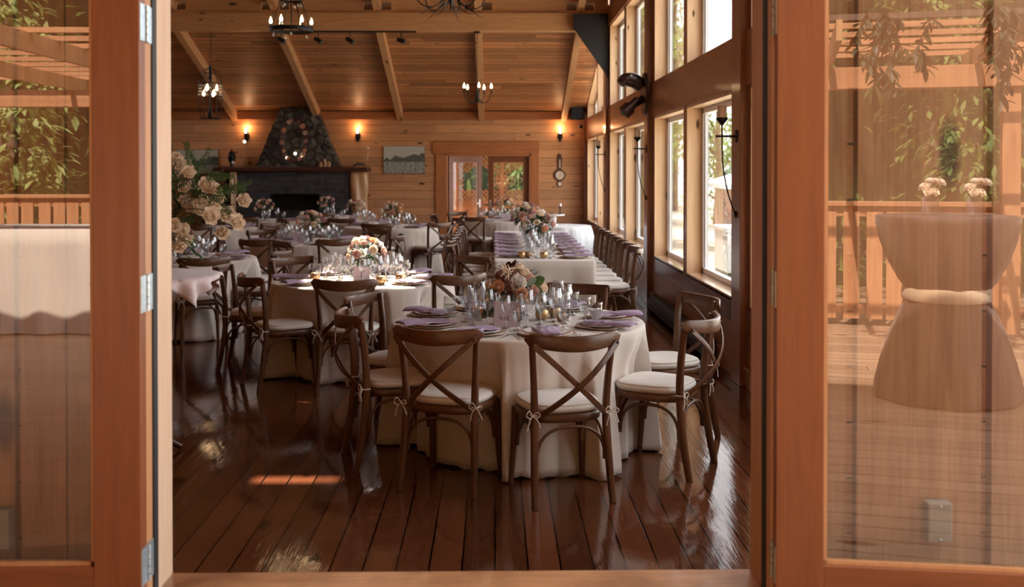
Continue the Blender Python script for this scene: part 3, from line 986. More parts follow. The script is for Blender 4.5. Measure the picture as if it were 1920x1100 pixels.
def make_chair():
    root = empty('crossback_chair')
    tag(root, 'walnut crossback chair', 'chair')
    ARC = 0.100
    def arc_y(x, hw=0.245):
        return -0.235 - ARC * (1 - (x / hw) ** 2)
    # rear legs run up into the back posts
    for s in (-1, 1):
        pts = spline([(s * .208, -.262, 0), (s * .200, -.225, .20), (s * .192, -.200, .44), (s * .200, -.208, .64), (s * .218, -.238, .865)], 5)
        MB().sweep(pts, lambda t: rr(.030 + .008 * math.sin(PI * min(1, t * 1.3)), .036 + .006 * math.sin(PI * t)), up=(0, 1, 0)).build('leg', 'chair', root)
        pts = spline([(s * .205, .205, 0), (s * .196, .188, .2), (s * .188, .172, .425)], 5)
        MB().sweep(pts, lambda t: rr(.026 + .016 * t, .026 + .014 * t), up=(0, 1, 0)).build('leg', 'chair', root)
    # curved top rail with rounded ends
    pts = [(x, arc_y(x), .832 + .020 * (abs(x) / .25) ** 2) for x in [-.252 + .504 * k / 22 for k in range(23)]]
    def prof(t):
        e = min(t, 1 - t) / 0.07
        k = 1.0 if e >= 1 else math.sqrt(max(0.0, 1 - (1 - e) ** 2)) * 0.86 + 0.14
        return rr(.026 * (0.72 + 0.28 * k), (.066 + .014 * math.sin(PI * t)) * k)
    rl = MB().sweep(pts, prof, up=(0, 0, 1))
    rl.build('back_rail', 'chair_rail', root)
    # two crossing bentwood braces, bowed backwards like the rail
    for s, dy in ((1, 0.0), (-1, -.013)):
        pts = []
        for k in range(15):
            t = k / 14
            x = s * (-.222 + .405 * t)
            z = .826 - .375 * t
            y = -.252 - .100 * math.sin(PI * min(1.0, .08 + t * .92)) ** 0.9 + (.032 * t) + dy * math.sin(PI * t)
            pts.append((x, y, z))
        br = MB().sweep(pts, rr(.010, .030), up=(s * .68, 0, .73))
        br.ball((pts[0][0], pts[0][1] - .012, pts[0][2]), .007, 8, 6, (1, .5, 1))
        br.build('cross_brace', 'chair', root)
    # seat frame
    ol = superellipse(.222, .198, .215, -.205)
    sf_ = MB()
    pillow(sf_, ol, [(.018, .408), (.004, .412), (0, .420), (0, .446), (.006, .452)])
    sf_.build('seat_frame', 'chair_rail', root)
    # cushion with a welted edge
    ol = superellipse(.218, .190, .215, -.190, 48)
    cu = MB()
    pillow(cu, ol, [(.03, .452), (.006, .456), (-.004, .468), (-.006, .478), (-.001, .487), (.006, .4905), (.002, .493), (.012, .498), (.05, .504), (.12, .506)], -.001)
    cu.build('seat_cushion', 'cushion', root)
    # bentwood arches under the seat
    def arch(p, q):
        p, q = Vector(p), Vector(q)
        pts = []
        for k in range(17):
            a = PI * k / 16
            t = (1 - math.copysign(abs(math.cos(a)) ** 0.8, math.cos(a))) / 2
            w = p.lerp(q, t)
            pts.append((w.x, w.y, .215 + .175 * (math.sin(a) ** 0.75)))
        return MB().tube(pts, .0085, 8, up=(0.3, 0.4, 0.2))
    arch((-.182, -.205, 0), (.182, -.205, 0)).build('arch_brace', 'chair', root)
    arch((-.178, .165, 0), (.178, .165, 0)).build('arch_brace', 'chair', root)
    for s in (-1, 1):
        arch((s * .186, -.19, 0), (s * .182, .16, 0)).build('arch_brace', 'chair', root)
        # cotton tie: a wrap, two loops and two tails
        t = MB()
        c = Vector((s * .193, -.205, .462))
        t.tube([(c.x + .024 * math.cos(a), c.y + .026 * math.sin(a), c.z) for a in [2 * PI * k / 12 for k in range(12)]], .0038, 6, closed=True)
        kx = c.x + s * .018
        ky = c.y - .022
        for q, (dx, dz) in enumerate(((-.030, .018), (.030, .012))):
            t.tube(spline([(kx, ky, c.z), (kx + dx * .7, ky - .012, c.z + dz * 1.6), (kx + dx * 1.2, ky - .016, c.z + dz * .3), (kx + dx * .5, ky - .012, c.z - .010), (kx, ky, c.z)], 4), .0028, 6)
        for dx, ln in ((-.022, .070), (.026, .058)):
            t.tube(spline([(kx, ky, c.z), (kx + dx * .8, ky - .014, c.z - .02), (kx + dx * 1.4, ky - .012, c.z - ln)], 4), .0030, 6)
        t.ball((kx, ky - .002, c.z), .0065, 8, 6)
        t.build('cushion_tie', 'tie', root)
    return root

chair = make_chair()
CHAIRS = []
def put_chair(mx, my, fx, fy, label, group, tilt=0.0):
    l = math.hypot(fx, fy)
    fx, fy = fx / l, fy / l
    loc = (mx + fx * .245, my + fy * .245, 0)
    c = place(chair, USED, loc, math.atan2(-fx, fy), label, group)
    CHAIRS.append((loc[0], loc[1], fx, fy))
    return c

# ================================================================ TABLES
def cloth_round(name, cx, cyy, r, mat, seed, label, group=None, h=0.765, spread=0.085, nf=10, hem=0.006, amp=0.040, cat='table'):
    rnd = random.Random(seed)
    ph = [rnd.uniform(0, 2 * PI) for _ in range(6)]
    n = 192
    rings = []
    for k in (0.0, .35, .7, .9):
        rings.append([(r * k * math.cos(2 * PI * j / n), r * k * math.sin(2 * PI * j / n), h) for j in range(n)])
    prof = [(.985, 0, 0), (1.0, -.004, 0), (1.008, -.014, .0)]
    for kr, dz, _ in prof:
        rings.append([(r * kr * math.cos(2 * PI * j / n), r * kr * math.sin(2 * PI * j / n), h + dz) for j in range(n)])
    # where a seat is pushed in, the cloth gives way
    lim = []
    for j in range(n):
        a = 2 * PI * j / n
        q = r * 1.25
        for (hx, hy, gx, gy) in CHAIRS:
            if math.hypot(hx - cx, hy - cyy) > r + .8:
                continue
            rad = r * 1.25
            while rad > .615:
                ddx, ddy = cx + rad * math.cos(a) - hx, cyy + rad * math.sin(a) - hy
                u, v = ddx * gy - ddy * gx, ddx * gx + ddy * gy
                if abs(u) < .215 and -.3 < v < .232:
                    q = min(q, rad)
                rad -= .015
        lim.append(q)
    for _ in range(1):
        lim = [min(lim[j], (lim[j - 1] + lim[(j + 1) % n]) / 2 + .03) for j in range(n)]
    steps = 14
    for i in range(1, steps + 1):
        t = i / steps
        z = h - .014 - (h - .014 - hem) * t
        ring = []
        for j in range(n):
            a = 2 * PI * j / n
            a2 = a + .22 * math.sin(2 * a + ph[3]) + .12 * math.sin(3 * a + ph[4])
            w = .60 * math.sin(nf * a2 + ph[0]) + .28 * math.sin((nf + 5) * a2 + ph[1]) + .22 * math.sin((nf - 4) * a2 + ph[2])
            w = w if w > 0 else w * 0.75
            fold = amp * 1.75 * (t ** .62) * w + .010 * t * math.sin(37 * a + ph[5])
            rad = r * 1.008 + spread * (t ** .9) + fold
            k_ = min(1.0, max(0.0, (h - z) / .20))
            rad = min(rad, lim[j] * k_ + 9 * (1 - k_)) if k_ > .999 else min(rad, rad * (1 - k_) + min(rad, lim[j]) * k_)
            pl_ = math.sin(21 * a2 + ph[2]) * (0.6 + 0.4 * math.sin(3 * a + ph[0]))
            rad += (t ** .45) * (.013 * (abs(pl_) ** .7) * (1 if pl_ > 0 else -1) + .006 * math.sin(43 * a2 + ph[5]))
            zz = z + (0.014 * max(0, math.sin(9 * a + ph[1])) + .006 * math.sin(31 * a) if i == steps else 0)
            ring.append((rad * math.cos(a), rad * math.sin(a), zz))
        rings.append(ring)
    vs_ = [p for ring in rings[1:] for p in ring] + [(0, 0, h)]
    fs = []
    m = len(rings) - 1
    for j in range(n):
        fs.append((len(vs_) - 1, j, (j + 1) % n))
    for i in range(m - 1):
        for j in range(n):
            j2 = (j + 1) % n
            fs.append((i * n + j, (i + 1) * n + j, (i + 1) * n + j2, i * n + j2))
    o = MB().add(vs_, fs, True).build(name, mat, loc=(cx, cyy, 0))
    sd = o.modifiers.new('cloth_thickness', 'SOLIDIFY')
    sd.thickness = 0.003
    sd.offset = -1
    tag(o, label, cat, group)
    return o

TOP = 0.7665
TB = {
    'front':  (0.148, 6.44, 0.775),
    'second': (-1.12, 8.86, 0.76),
    'third':  (-2.39, 13.5, 0.76),
    'left':   (-3.30, 11.05, 0.76),
    'behind': (-4.60, 16.8, 0.76),
    'center': (-1.70, 17.15, 0.76),
    'door':   (0.10, 19.3, 0.76),
    'hearth': (-2.50, 18.75, 0.70),
    'mantel': (-3.38, 21.0, 0.60),
    'farleft': (-4.25, 19.3, 0.70),
    'cake':   (1.02, 17.45, 0.60),
}
TNAME = {
    'front': 'the front round table', 'second': 'the sunlit second round table', 'third': 'the third round table back',
    'left': 'the round table behind the white flowers', 'behind': 'the round table left of the fireplace',
    'center': 'the round table below the lake photograph', 'door': 'the round table by the glass doors',
    'hearth': 'the round table before the log post', 'mantel': 'the round table nearest the hearth',
    'farleft': 'the round table under the lantern chandelier', 'cake': 'the cake table'}
TL = {
    'front': 'nearest round banquet table under a floor length blush linen cloth',
    'second': 'sunlit round banquet table under blush linen, behind the front one',
    'third': 'round table in blush linen with a card, third one deep',
    'left': 'round table in blush linen partly hidden by the tall white flowers',
    'behind': 'far round table under pale linen left of the slate fireplace',
    'center': 'far round table under pale linen below the framed lake photograph',
    'door': 'far round table in blush linen just before the glass doors',
    'hearth': 'small far round table in front of the live edge log post',
    'mantel': 'small round table closest to the slate fireplace',
    'farleft': 'far round table in front of the dark red cabinet',
    'cake': 'round table under bluish white cloth carrying the cake stand'}
# long head table
def cloth_long(x0, x1, y0, y1, h=0.765):
    n_side = lambda L_: max(6, int(L_ / 0.035))
    peri = []
    for (ax_, ay, bx, by) in ((x0, y0, x1, y0), (x1, y0, x1, y1), (x1, y1, x0, y1), (x0, y1, x0, y0)):
        L_ = math.hypot(bx - ax_, by - ay)
        k = n_side(L_)
        nx, ny = (by - ay) / L_, -(bx - ax_) / L_
        for i in range(k):
            t = i / k
            peri.append((ax_ + (bx - ax_) * t, ay + (by - ay) * t, nx, ny, t * L_, L_))
    n = len(peri)
    vs_, fs = [], []
    steps = 10
    cx, cyy = (x0 + x1) / 2, (y0 + y1) / 2
    for i in range(-1, steps + 1):
        t = max(0, i) / steps
        for (px, py, nx, ny, s, L_) in peri:
            cdist = min(s, L_ - s)
            corner = max(0.0, 1 - cdist / 0.30)
            fold = .028 * t * math.sin(s * 13.0 + math.sin(s * 3.1) * 1.3) + .012 * t * math.sin(s * 29)
            side = L_ > 2
            out = (.004 if i >= 0 else -.012) + (.05 if not side else -.045) * t + fold * (1 - corner) * (.55 if side else 1)
            # corners hang in a deep cone
            ddx, ddy = px - cx, py - cyy
            dl_ = math.hypot(ddx, ddy)
            cc = (corner ** 2) * .16 * t
            z = h if i < 0 else h - .004 - (h - .012) * t
            vs_.append((px + nx * out + ddx / dl_ * cc, py + ny * out + ddy / dl_ * cc, z))
    m = steps + 2
    for i in range(m - 1):
        for j in range(n):
            j2 = (j + 1) % n
            fs.append((i * n + j, (i + 1) * n + j, (i + 1) * n + j2, i * n + j2))
    mb = MB().add(vs_, fs, True)
    mb.add([vs_[j] for j in range(n)], [tuple(range(n - 1, -1, -1))])
    o = mb.build('clothed_long_table', 'linen')
    tag(o, 'long head table under a floor length blush linen cloth', 'table')
    return o
LX0, LX1, LY0, LY1 = 0.0, 1.04, 10.65, 15.9

# ---- chairs: (mid of the back, facing, label)
G1 = 'crossback chairs at the front round table'
fx, fy, _ = TB['front']
def at(t, mx, my, label, g):
    cx, cyy, r = TB[t]
    put_chair(mx, my, cx - mx, cyy - my, label, g)
put_chair(-.30, 5.44, .31, .95, 'crossback chair with its back to us at the front table, beside the menu card\'s left', G1)
put_chair(.40, 5.245, -.25, .97, 'crossback chair at the front table standing nearest to the doorway, back to us', G1)
put_chair(1.155, 5.82, -.858, .513, 'crossback chair at the front table beside the shiny floor strip, turned side on', G1)
put_chair(1.33, 6.76, -.93, -.36, 'crossback chair at the front table with its back against the window wall heater', G1)
put_chair(-.825, 6.05, .94, .30, 'side on crossback chair at the front table nearest the sun patch on the floor', G1)
put_chair(-.86, 6.85, .93, -.36, 'crossback chair between the front table and the sunlit second table', G1)
put_chair(.60, 7.46, -.42, -.95, 'crossback chair at the far side of the front table behind the wine glasses', G1)
G2 = 'crossback chairs at the second round table'
put_chair(-1.13, 7.84, .06, 1.0, 'crossback chair in front of the sunlit table, back to us', G2)
put_chair(-1.89, 8.13, .86, .52, 'dark crossback chair with a bright seat at the left of the sunlit table', G2)
put_chair(-2.32, 9.00, 1.0, .03, 'crossback chair at the sunlit table facing the window wall, rail seen end on', G2)
put_chair(-1.90, 9.82, .66, -.75, 'crossback chair with a sunlit golden rail behind the sunlit table', G2)
put_chair(-.28, 8.20, -.50, .86, 'crossback chair between the sunlit table and the front centerpiece, back to us', G2)
put_chair(-.22, 9.88, -.66, -.74, 'crossback chair facing us behind the sunlit table by the long table', G2)
G3 = 'crossback chairs at the third round table'
put_chair(-2.80, 12.35, .25, .97, 'crossback chair before the third table, half behind stacked chair backs', G3)
put_chair(-1.88, 12.42, -.40, .92, 'crossback chair before the third table, just above the sunlit table\'s flowers', G3)
put_chair(-1.25, 13.2, -1.0, .15, 'crossback chair with a pale rail at the third table\'s window side', G3)
put_chair(-1.62, 14.45, -.70, -.80, 'crossback chair behind the third table toward the lake photograph', G3)
put_chair(-3.20, 14.40, .70, -.80, 'crossback chair behind the third table toward the fireplace', G3)
put_chair(-3.52, 13.35, 1.0, .05, 'crossback chair on the third table\'s left end, seen side on', G3)
G4 = 'crossback chairs at the table behind the white flowers'
put_chair(-2.74, 9.86, -.42, .91, 'crossback chair right beside the pink overlay cloth, back to us', G4)
put_chair(-2.20, 10.75, -1.0, .15, 'crossback chair with a narrow pale rail in the aisle behind the golden rail chair', G4)
put_chair(-2.45, 11.95, -.75, -.62, 'crossback chair at the back of the white flowers table, aisle side', G4)
put_chair(-3.45, 12.28, .12, -1.0, 'crossback chair dark and side lit behind the table with the white flowers', G4)
put_chair(-3.95, 10.00, .55, .83, 'crossback chair hidden low behind the tall white flower display', G4)
G5 = 'crossback chairs at the far left tables'
put_chair(-4.45, 15.60, -.1, 1.0, 'crossback chair before the far table left of the fireplace, back to us', G5)
put_chair(-3.48, 16.25, -.9, .45, 'crossback chair at the aisle side of the far table left of the fireplace', G5)
put_chair(-3.55, 17.45, -.8, -.45, 'crossback chair at the rear of the far table left of the fireplace', G5)
G6 = 'crossback chairs at the table below the lake photograph'
put_chair(-1.80, 15.95, .08, 1.0, 'crossback chair in front of the far pale table, back to us, above the third table', G6)
put_chair(-.86, 16.25, -.70, .72, 'crossback chair with open X back at the right of the far pale table', G6)
put_chair(-.62, 17.65, -1.0, -.40, 'crossback chair behind the far pale table beside the glass doors', G6)
put_chair(-2.72, 16.55, .86, .50, 'crossback chair at the left of the far pale table below the photograph', G6)
G7 = 'crossback chairs at the table by the glass doors'
put_chair(-.38, 18.22, .40, .91, 'crossback chair with its back to us before the table at the glass doors', G7)
put_chair(-1.08, 19.15, 1.0, .1, 'crossback chair seen side on against the door trim', G7)
put_chair(.98, 20.05, -.75, -.65, 'crossback chair with a pale rail tip behind the long table flowers', G7)
put_chair(.10, 20.48, 0, -1, 'crossback chair directly in front of the glass doors, facing us', G7)
put_chair(-.72, 20.35, .62, -.78, 'crossback chair in front of the ajar door leaf', G7)
G8 = 'crossback chairs at the tables before the fireplace'
put_chair(-2.60, 17.72, .1, 1.0, 'crossback chair before the small table at the log post', G8)
put_chair(-1.55, 19.05, -1.0, -.3, 'crossback chair at the wall side of the small table at the log post', G8)
put_chair(-3.30, 20.02, -.05, 1.0, 'crossback chair with its back to us before the hearth table', G8)
put_chair(-4.35, 18.22, .08, 1.0, 'crossback chair with its back to us below the white candle on the mantel', G8)
put_chair(-5.28, 18.95, .95, .3, 'crossback chair in front of the dark red cabinet', G8)
put_chair(-3.25, 19.15, -1.0, .1, 'crossback chair between the two small tables before the fireplace', G8)
G9 = 'crossback chairs along the window side of the long table'
for i in range(8):
    put_chair(1.47, 10.98 + .53 * i, -1, .02 * ((i * 37) % 5 - 2),
              'chair on the window side of the long table, %s' % ['nearest of its row', 'second of its row from the front', 'third of its row from the front', 'fourth of its row', 'fifth of its row', 'sixth of its row', 'seventh of its row', 'last of its row'][i], G9)
G10 = 'crossback chairs along the aisle side of the long table'
for i in range(7):
    put_chair(-.44, 11.35 + .60 * i, 1, .03 * ((i * 29) % 5 - 2),
              'chair on the aisle side of the long table, %s' % ['nearest of its row', 'second of its row from the front', 'third of its row from the front', 'fourth of its row', 'fifth of its row', 'sixth of its row', 'last of its row'][i], G10)

for i, (k, (cx, cyy, r)) in enumerate(TB.items()):
    cloth_round('clothed_round_table', cx, cyy, r, 'white_linen' if k == 'cake' else 'linen', 11 + i * 7, TL[k],
                nf=9 if k == 'front' else 10, spread=0.10 if k == 'front' else 0.08)

cloth_long(LX0, LX1, LY0, LY1)

# ================================================================ FLOWERS AND LEAVES
def leaf(mb, base, d, ln, wd, up=(0, 0, 1), bend=0.25, seg=4):
    base, d, up = Vector(base), Vector(d).normalized(), Vector(up)
    s = d.cross(up)
    if s.length < 1e-3:
        s = Vector((1, 0, 0))
    s.normalize()
    u = s.cross(d)
    vs_, fs = [], []
    for i in range(seg + 1):
        t = i / seg
        c = base + d * (ln * t) - u * (bend * ln * t * t)
        w = wd * 0.5 * (math.sin(PI * min(1, max(.03, t * .92 + .04))) ** .75)
        vs_ += [c - s * w + u * w * .25, c, c + s * w + u * w * .25]
    for i in range(seg):
        a = i * 3
        fs += [(a, a + 1, a + 4, a + 3), (a + 1, a + 2, a + 5, a + 4)]
    mb.add(vs_, fs, True)

def rose_mesh(name, mat, seed, open_=0.5):
    """unit bloom (radius about 1) made of nested cupped petals"""
    rnd = random.Random(seed)
    mb = MB()
    layers = [(0.22, 3, .95), (0.38, 4, .92), (0.56, 5, .84), (0.76, 5, .72), (0.98, 6, .52)]
    for li, (r0, n, h) in enumerate(layers):
        for k in range(n):
            a0 = 2 * PI * (k + .5 * (li % 2) + rnd.uniform(-.12, .12)) / n
            half = PI / n * 1.35
            vs_, fs = [], []
            nu, nv = 6, 5
            for j in range(nv + 1):
                v = j / nv
                for i in range(nu + 1):
                    u = -1 + 2 * i / nu
                    shr = 1 - .22 * u * u * v
                    rad = r0 * (.30 + .70 * math.sin(PI / 2 * min(1, v * 1.25)))
                    if li >= 3:
                        rad += r0 * .20 * open_ * max(0, v - .55) ** 1 * 2
                    z = -.45 + (h + .30) * v * shr
                    if li >= 2:
                        z -= .22 * open_ * max(0, v - .7) * 3 * (li - 1) / 3
                    rad *= 1 + .04 * math.sin(5 * u + li + k)
                    a = a0 + half * u * (1 - .25 * (1 - v))
                    vs_.append((rad * math.cos(a), rad * math.sin(a), z))
            for j in range(nv):
                for i in range(nu):
                    q = j * (nu + 1) + i
                    fs.append((q, q + 1, q + nu + 2, q + nu + 1))
            mb.add(vs_, fs, True)
    mb.ball((0, 0, .18), .16, 8, 6)
    return mb.mesh(name, mat)

def open_mesh(name, mat, seed):
    rnd = random.Random(seed)
    mb = MB()
    mb.mi = 0
    for li, (n, tilt, ln) in enumerate(((6, 22, 1.05), (5, 48, .85), (4, 70, .6))):
        for k in range(n):
            a = 2 * PI * (k + .5 * li + rnd.uniform(-.15, .15)) / n
            el = R(tilt + rnd.uniform(-12, 12))
            d = Vector((math.cos(a) * math.cos(el), math.sin(a) * math.cos(el), math.sin(el)))
            up = Vector((-math.cos(a) * math.sin(el), -math.sin(a) * math.sin(el), math.cos(el)))
            s = d.cross(up)
            vs_, fs = [], []
            for j in range(5):
                t = j / 4
                for i in range(5):
                    u = -1 + i / 2
                    w = .50 * (math.sin(PI * (.12 + .74 * t)) ** .7)
                    p = d * (ln * t * (1 - .12 * u * u * t)) + s * (w * u) + up * (.16 * u * u + .22 * math.sin(PI * t) * -.6 + .08 * math.sin(7 * u + k) * t + .18 * t * t)
                    vs_.append(tuple(p))
            for j in range(4):
                for i in range(4):
                    q = j * 5 + i
                    fs.append((q, q + 1, q + 6, q + 5))
            mb.add(vs_, fs, True)
    mb.mi = 1
    mb.ball((0, 0, .16), .14, 8, 6)
    return mb.mesh(name, [mat, 'gold'])

ROSE = {
    'cream': rose_mesh('cream_rose', 'cream_petal', 1), 'white': rose_mesh('white_rose', 'white_petal', 2, .8),
    'blush': rose_mesh('blush_rose', 'blush_petal', 3), 'peach': rose_mesh('peach_rose', 'peach_petal', 4, .7),
    'mauve': rose_mesh('mauve_rose', 'mauve_petal', 5, .3)}
OPEN = {'cream': open_mesh('open_cream', 'cream_petal', 7), 'white': open_mesh('open_white', 'cream_petal', 9)}

def bloom(me, parent, p, d, s, name='rose'):
    o = bpy.data.objects.new(name, me)
    COL.objects.link(o)
    o.parent = parent
    o.location = p
    o.rotation_euler = Vector(d).to_track_quat('Z', 'Y').to_euler()
    o.scale = (s, s, s)
    return o

VASE = [(.030, 0.0), (.034, .004), (.036, .03), (.048, .07), (.053, .10), (.050, .125), (.046, .13)]
def make_centerpiece(seed, rich=True, w=0.165, zc=0.225):
    rnd = random.Random(seed)
    root = empty('floral_centerpiece')
    tag(root, 'floral centerpiece', 'flower arrangement')
    MB().lathe(VASE, 20, capb=True).build('vase', 'stemware', root)
    st = MB()
    for k in range(9):
        a = 2 * PI * k / 9
        st.tube(spline([(.018 * math.cos(a + 2), .018 * math.sin(a + 2), .008), (.02 * math.cos(a), .02 * math.sin(a), .08), (.07 * math.cos(a), .07 * math.sin(a), zc - .03)], 3), .003, 5)
    st.build('stems', 'stem', root)
    fo, fd = MB(), MB()
    for k in range(90 if rich else 50):
        a = rnd.uniform(0, 2 * PI)
        el = rnd.uniform(-.45, 1.2)
        d = Vector((math.cos(a) * math.cos(el), math.sin(a) * math.cos(el), math.sin(el)))
        b = Vector((0, 0, zc - .03)) + Vector((d.x * w * .55, d.y * w * .55, d.z * w * .5))
        leaf(fo if k % 3 else fd, b, d + Vector((0, 0, rnd.uniform(-.5, .1))), rnd.uniform(.05, .085), rnd.uniform(.022, .040), bend=rnd.uniform(.1, .5))
    fo.build('foliage', 'dark_leaf', root)
    fd.build('foliage', 'leaf', root)
    kinds = ['cream', 'blush', 'white', 'peach', 'cream', 'blush', 'mauve']
    n = 17 if rich else 12
    for k in range(n):
        a = k * 2.39996 + seed
        el = R(-18 + 92 * ((k + .5) / n))
        d = Vector((math.cos(a) * math.cos(el), math.sin(a) * math.cos(el), math.sin(el)))
        p = Vector((d.x * w * .92, d.y * w * .92, zc + d.z * w * .78))
        bloom(ROSE[kinds[(k * 3 + seed) % 7]], root, p, d, rnd.uniform(.027, .040))
    return root

# front centerpiece: blooms where the photograph shows them (local x right, y away, z up from the table)
cp = empty('floral_centerpiece', (0.148, 6.40, TOP))
tag(cp, 'peach, cream and blush rose centerpiece on the front round table, with a round green leaf', 'flower arrangement')
MB().lathe([(r_ * 1.2, z * 1.35) for r_, z in VASE], 24, c=(-.02, 0, 0), capb=True).build('vase', 'stemware', cp)
MB().lathe([(.034, .004), (.040, .03), (.052, .075)], 20, c=(-.02, 0, 0), capb=True, capt=True).build('water', 'water', cp)
st = MB()
for k in range(10):
    a = 2 * PI * k / 10
    st.tube(spline([(.02 * math.cos(a + 2.2), .02 * math.sin(a + 2.2), .008), (.018 * math.cos(a), .018 * math.sin(a), .09), (.08 * math.cos(a) - .02, .08 * math.sin(a), .23)], 3), .0032, 5)
st.build('stems', 'stem', cp)
FB = [  # x, z, y, kind, size, dx (lean)
    (-.125, .222, -.11, 'peach', .038, -.35), (-.004, .250, -.13, 'white', .044, 0), (.016, .190, -.15, 'peach', .034, .1), (-.058, .229, -.13, 'mauve', .026, -.1),
    (.091, .199, -.11, 'blush', .033, .4), (.150, .210, -.05, 'cream', .034, .8), (-.007, .335, -.05, 'cream', .038, .1), (.065, .273, -.09, 'blush', .034, .4),
    (-.11, .290, -.07, 'mauve', .034, -.4), (-.181, .232, -.03, 'cream', .026, -1), (-.030, .318, -.06, 'blush', .034, -.1), (.032, .305, -.08, 'cream', .036, .3),
    (-.075, .265, -.10, 'mauve', .028, -.3), (-.10, .245, .06, 'peach', .036, -.3), (.05, .24, .10, 'white', .040, .2), (-.165, .195, -.02, 'blush', .026, -1),
    (-.06, .185, -.13, 'mauve', .024, -.2), (.055, .165, -.13, 'cream', .024, .3), (.12, .25, .02, 'cream', .034, .7), (-.03, .28, .06, 'cream', .036, 0), (.125, .165, -.06, 'blush', .028, .8), (-.02, .215, -.14, 'blush', .022, 0)]
for x, z, y, k, s, dx in FB:
    bloom(ROSE[k], cp, (x, y, z), (dx, min(-.25, y * 8) if y < 0 else y * 8, .25 + max(0, z - .20) * 5), s * 1.05)
fo, fd, fb, fs_ = MB(), MB(), MB(), MB()
rnd = random.Random(5)
for k in range(120):
    a = rnd.uniform(0, 2 * PI)
    el = rnd.uniform(-.6, 1.0)
    d = Vector((math.cos(a) * math.cos(el), math.sin(a) * math.cos(el), math.sin(el)))
    b = Vector((d.x * .09 - .02, d.y * .085, .215 + d.z * .085))
    leaf(fd, b, d + Vector((0, 0, rnd.uniform(-.5, .1))), rnd.uniform(.05, .08), rnd.uniform(.022, .038), bend=.3)
for (bx, bz, dx, dz, ln, wd) in ((-.14, .17, -.5, -.55, .085, .045), (-.165, .145, -.2, -.9, .085, .05), (-.165, .095, -.4, -.3, .07, .055), (-.13, .20, -1, .1, .07, .03), (-.14, .12, .1, -1, .08, .05), (.13, .15, .8, -.5, .06, .03), (-.15, .18, -.9, -.3, .06, .04)):
    leaf(fd, (bx, -.13, bz), (dx, -.2, dz), ln, wd, up=(0, -1, 0), bend=.1)
leaf(fo, (.088, -.10, .245), (.75, 0, .35), .075, .062, up=(0, -1, 0), bend=.05)
leaf(fo, (.098, -.10, .235), (.45, 0, -.75), .085, .045, up=(0, -1, 0), bend=.1)
for (bx, bz, dx, dz, ln, wd) in ((.05, .235, .6, .5, .07, .04), (.12, .15, .9, -.5, .07, .022), (.13, .14, .6, -.8, .07, .018), (.10, .13, .3, -1, .07, .02), (.13, .18, 1, 0, .06, .02)):
    leaf(fs_, (bx, -.12, bz), (dx, -.1, dz), ln, wd, up=(0, -1, 0), bend=.15)
for k in range(26):
    leaf(fs_, (.07 + rnd.uniform(-.02, .03), -.06, .29 + rnd.uniform(-.02, .02)), (rnd.uniform(.1, 1), rnd.uniform(-.3, .3), rnd.uniform(.0, .9)), rnd.uniform(.03, .07), .008, bend=.2, seg=2)
for k in range(16):
    leaf(fb, (-.07 + rnd.uniform(-.03, .05), -.03 + rnd.uniform(-.05, .03), .315), (rnd.uniform(-1, .9), rnd.uniform(-.6, .3), rnd.uniform(.2, .9)), rnd.uniform(.06, .085), rnd.uniform(.035, .05), bend=.2)
fd.build('foliage', 'dark_leaf', cp)
fo.build('round_leaf', 'leaf', cp)
fs_.build('foliage', 'sage_leaf', cp)
fb.build('burgundy_foliage', 'burgundy_leaf', cp)
sw = MB()
for k in range(14):
    c = Vector((-.075 + rnd.uniform(-.025, .025), -.13, .320 + rnd.uniform(-.03, .02)))
    d = Vector((rnd.uniform(-1, 1), rnd.uniform(-.6, 0), rnd.uniform(-1, 1))).normalized() * .03
    sw.tube([c - d, c + d], .0035, 5)
sw.build('ribbon_petals', 'cream_petal', cp)

cpA = make_centerpiece(3)
cpB = make_centerpiece(8, rich=False)
def put_cp(proto, x, y, lab, rot=0.0, sc=1.0, z=TOP):
    return place(proto, USED, (x, y, z), rot, lab, None, sc)
put_cp(cpA, -1.09, 8.86, 'rounded centerpiece of blush and cream roses on the sunlit second table', 0.4, 1.0)
put_cp(cpB, -2.38, 13.5, 'rose centerpiece on the third round table, left of a mauve card', 1.0, 1.12)
put_cp(cpB, -3.36, 11.1, 'low centerpiece on the table behind the tall white flowers', 2.0, 1.0)
put_cp(cpB, -1.68, 17.2, 'rose centerpiece below the lake photograph on a far table', 3.0, 1.15)
put_cp(cpB, .19, 19.3, 'pale rose centerpiece standing before the right glass door leaf', 4.0, 1.15)
put_cp(cpB, -2.50, 18.8, 'rose centerpiece in front of the live edge log post', 5.0, 1.1)
put_cp(cpB, -3.38, 21.0, 'rose centerpiece just right of the firebox opening', .6, 1.1)
put_cp(cpB, -4.25, 19.3, 'rose centerpiece in front of the slate left of the firebox', 1.7, 1.1)
put_cp(cpB, -4.62, 16.9, 'rose centerpiece on the far table left of the fireplace', 2.7, 1.0)
put_cp(cpA, .52, 12.55, 'large rose centerpiece nearest to us on the long table', 2.2, 1.22)
put_cp(cpA, .44, 14.35, 'large rose centerpiece farther back on the long table', 4.4, 1.3)

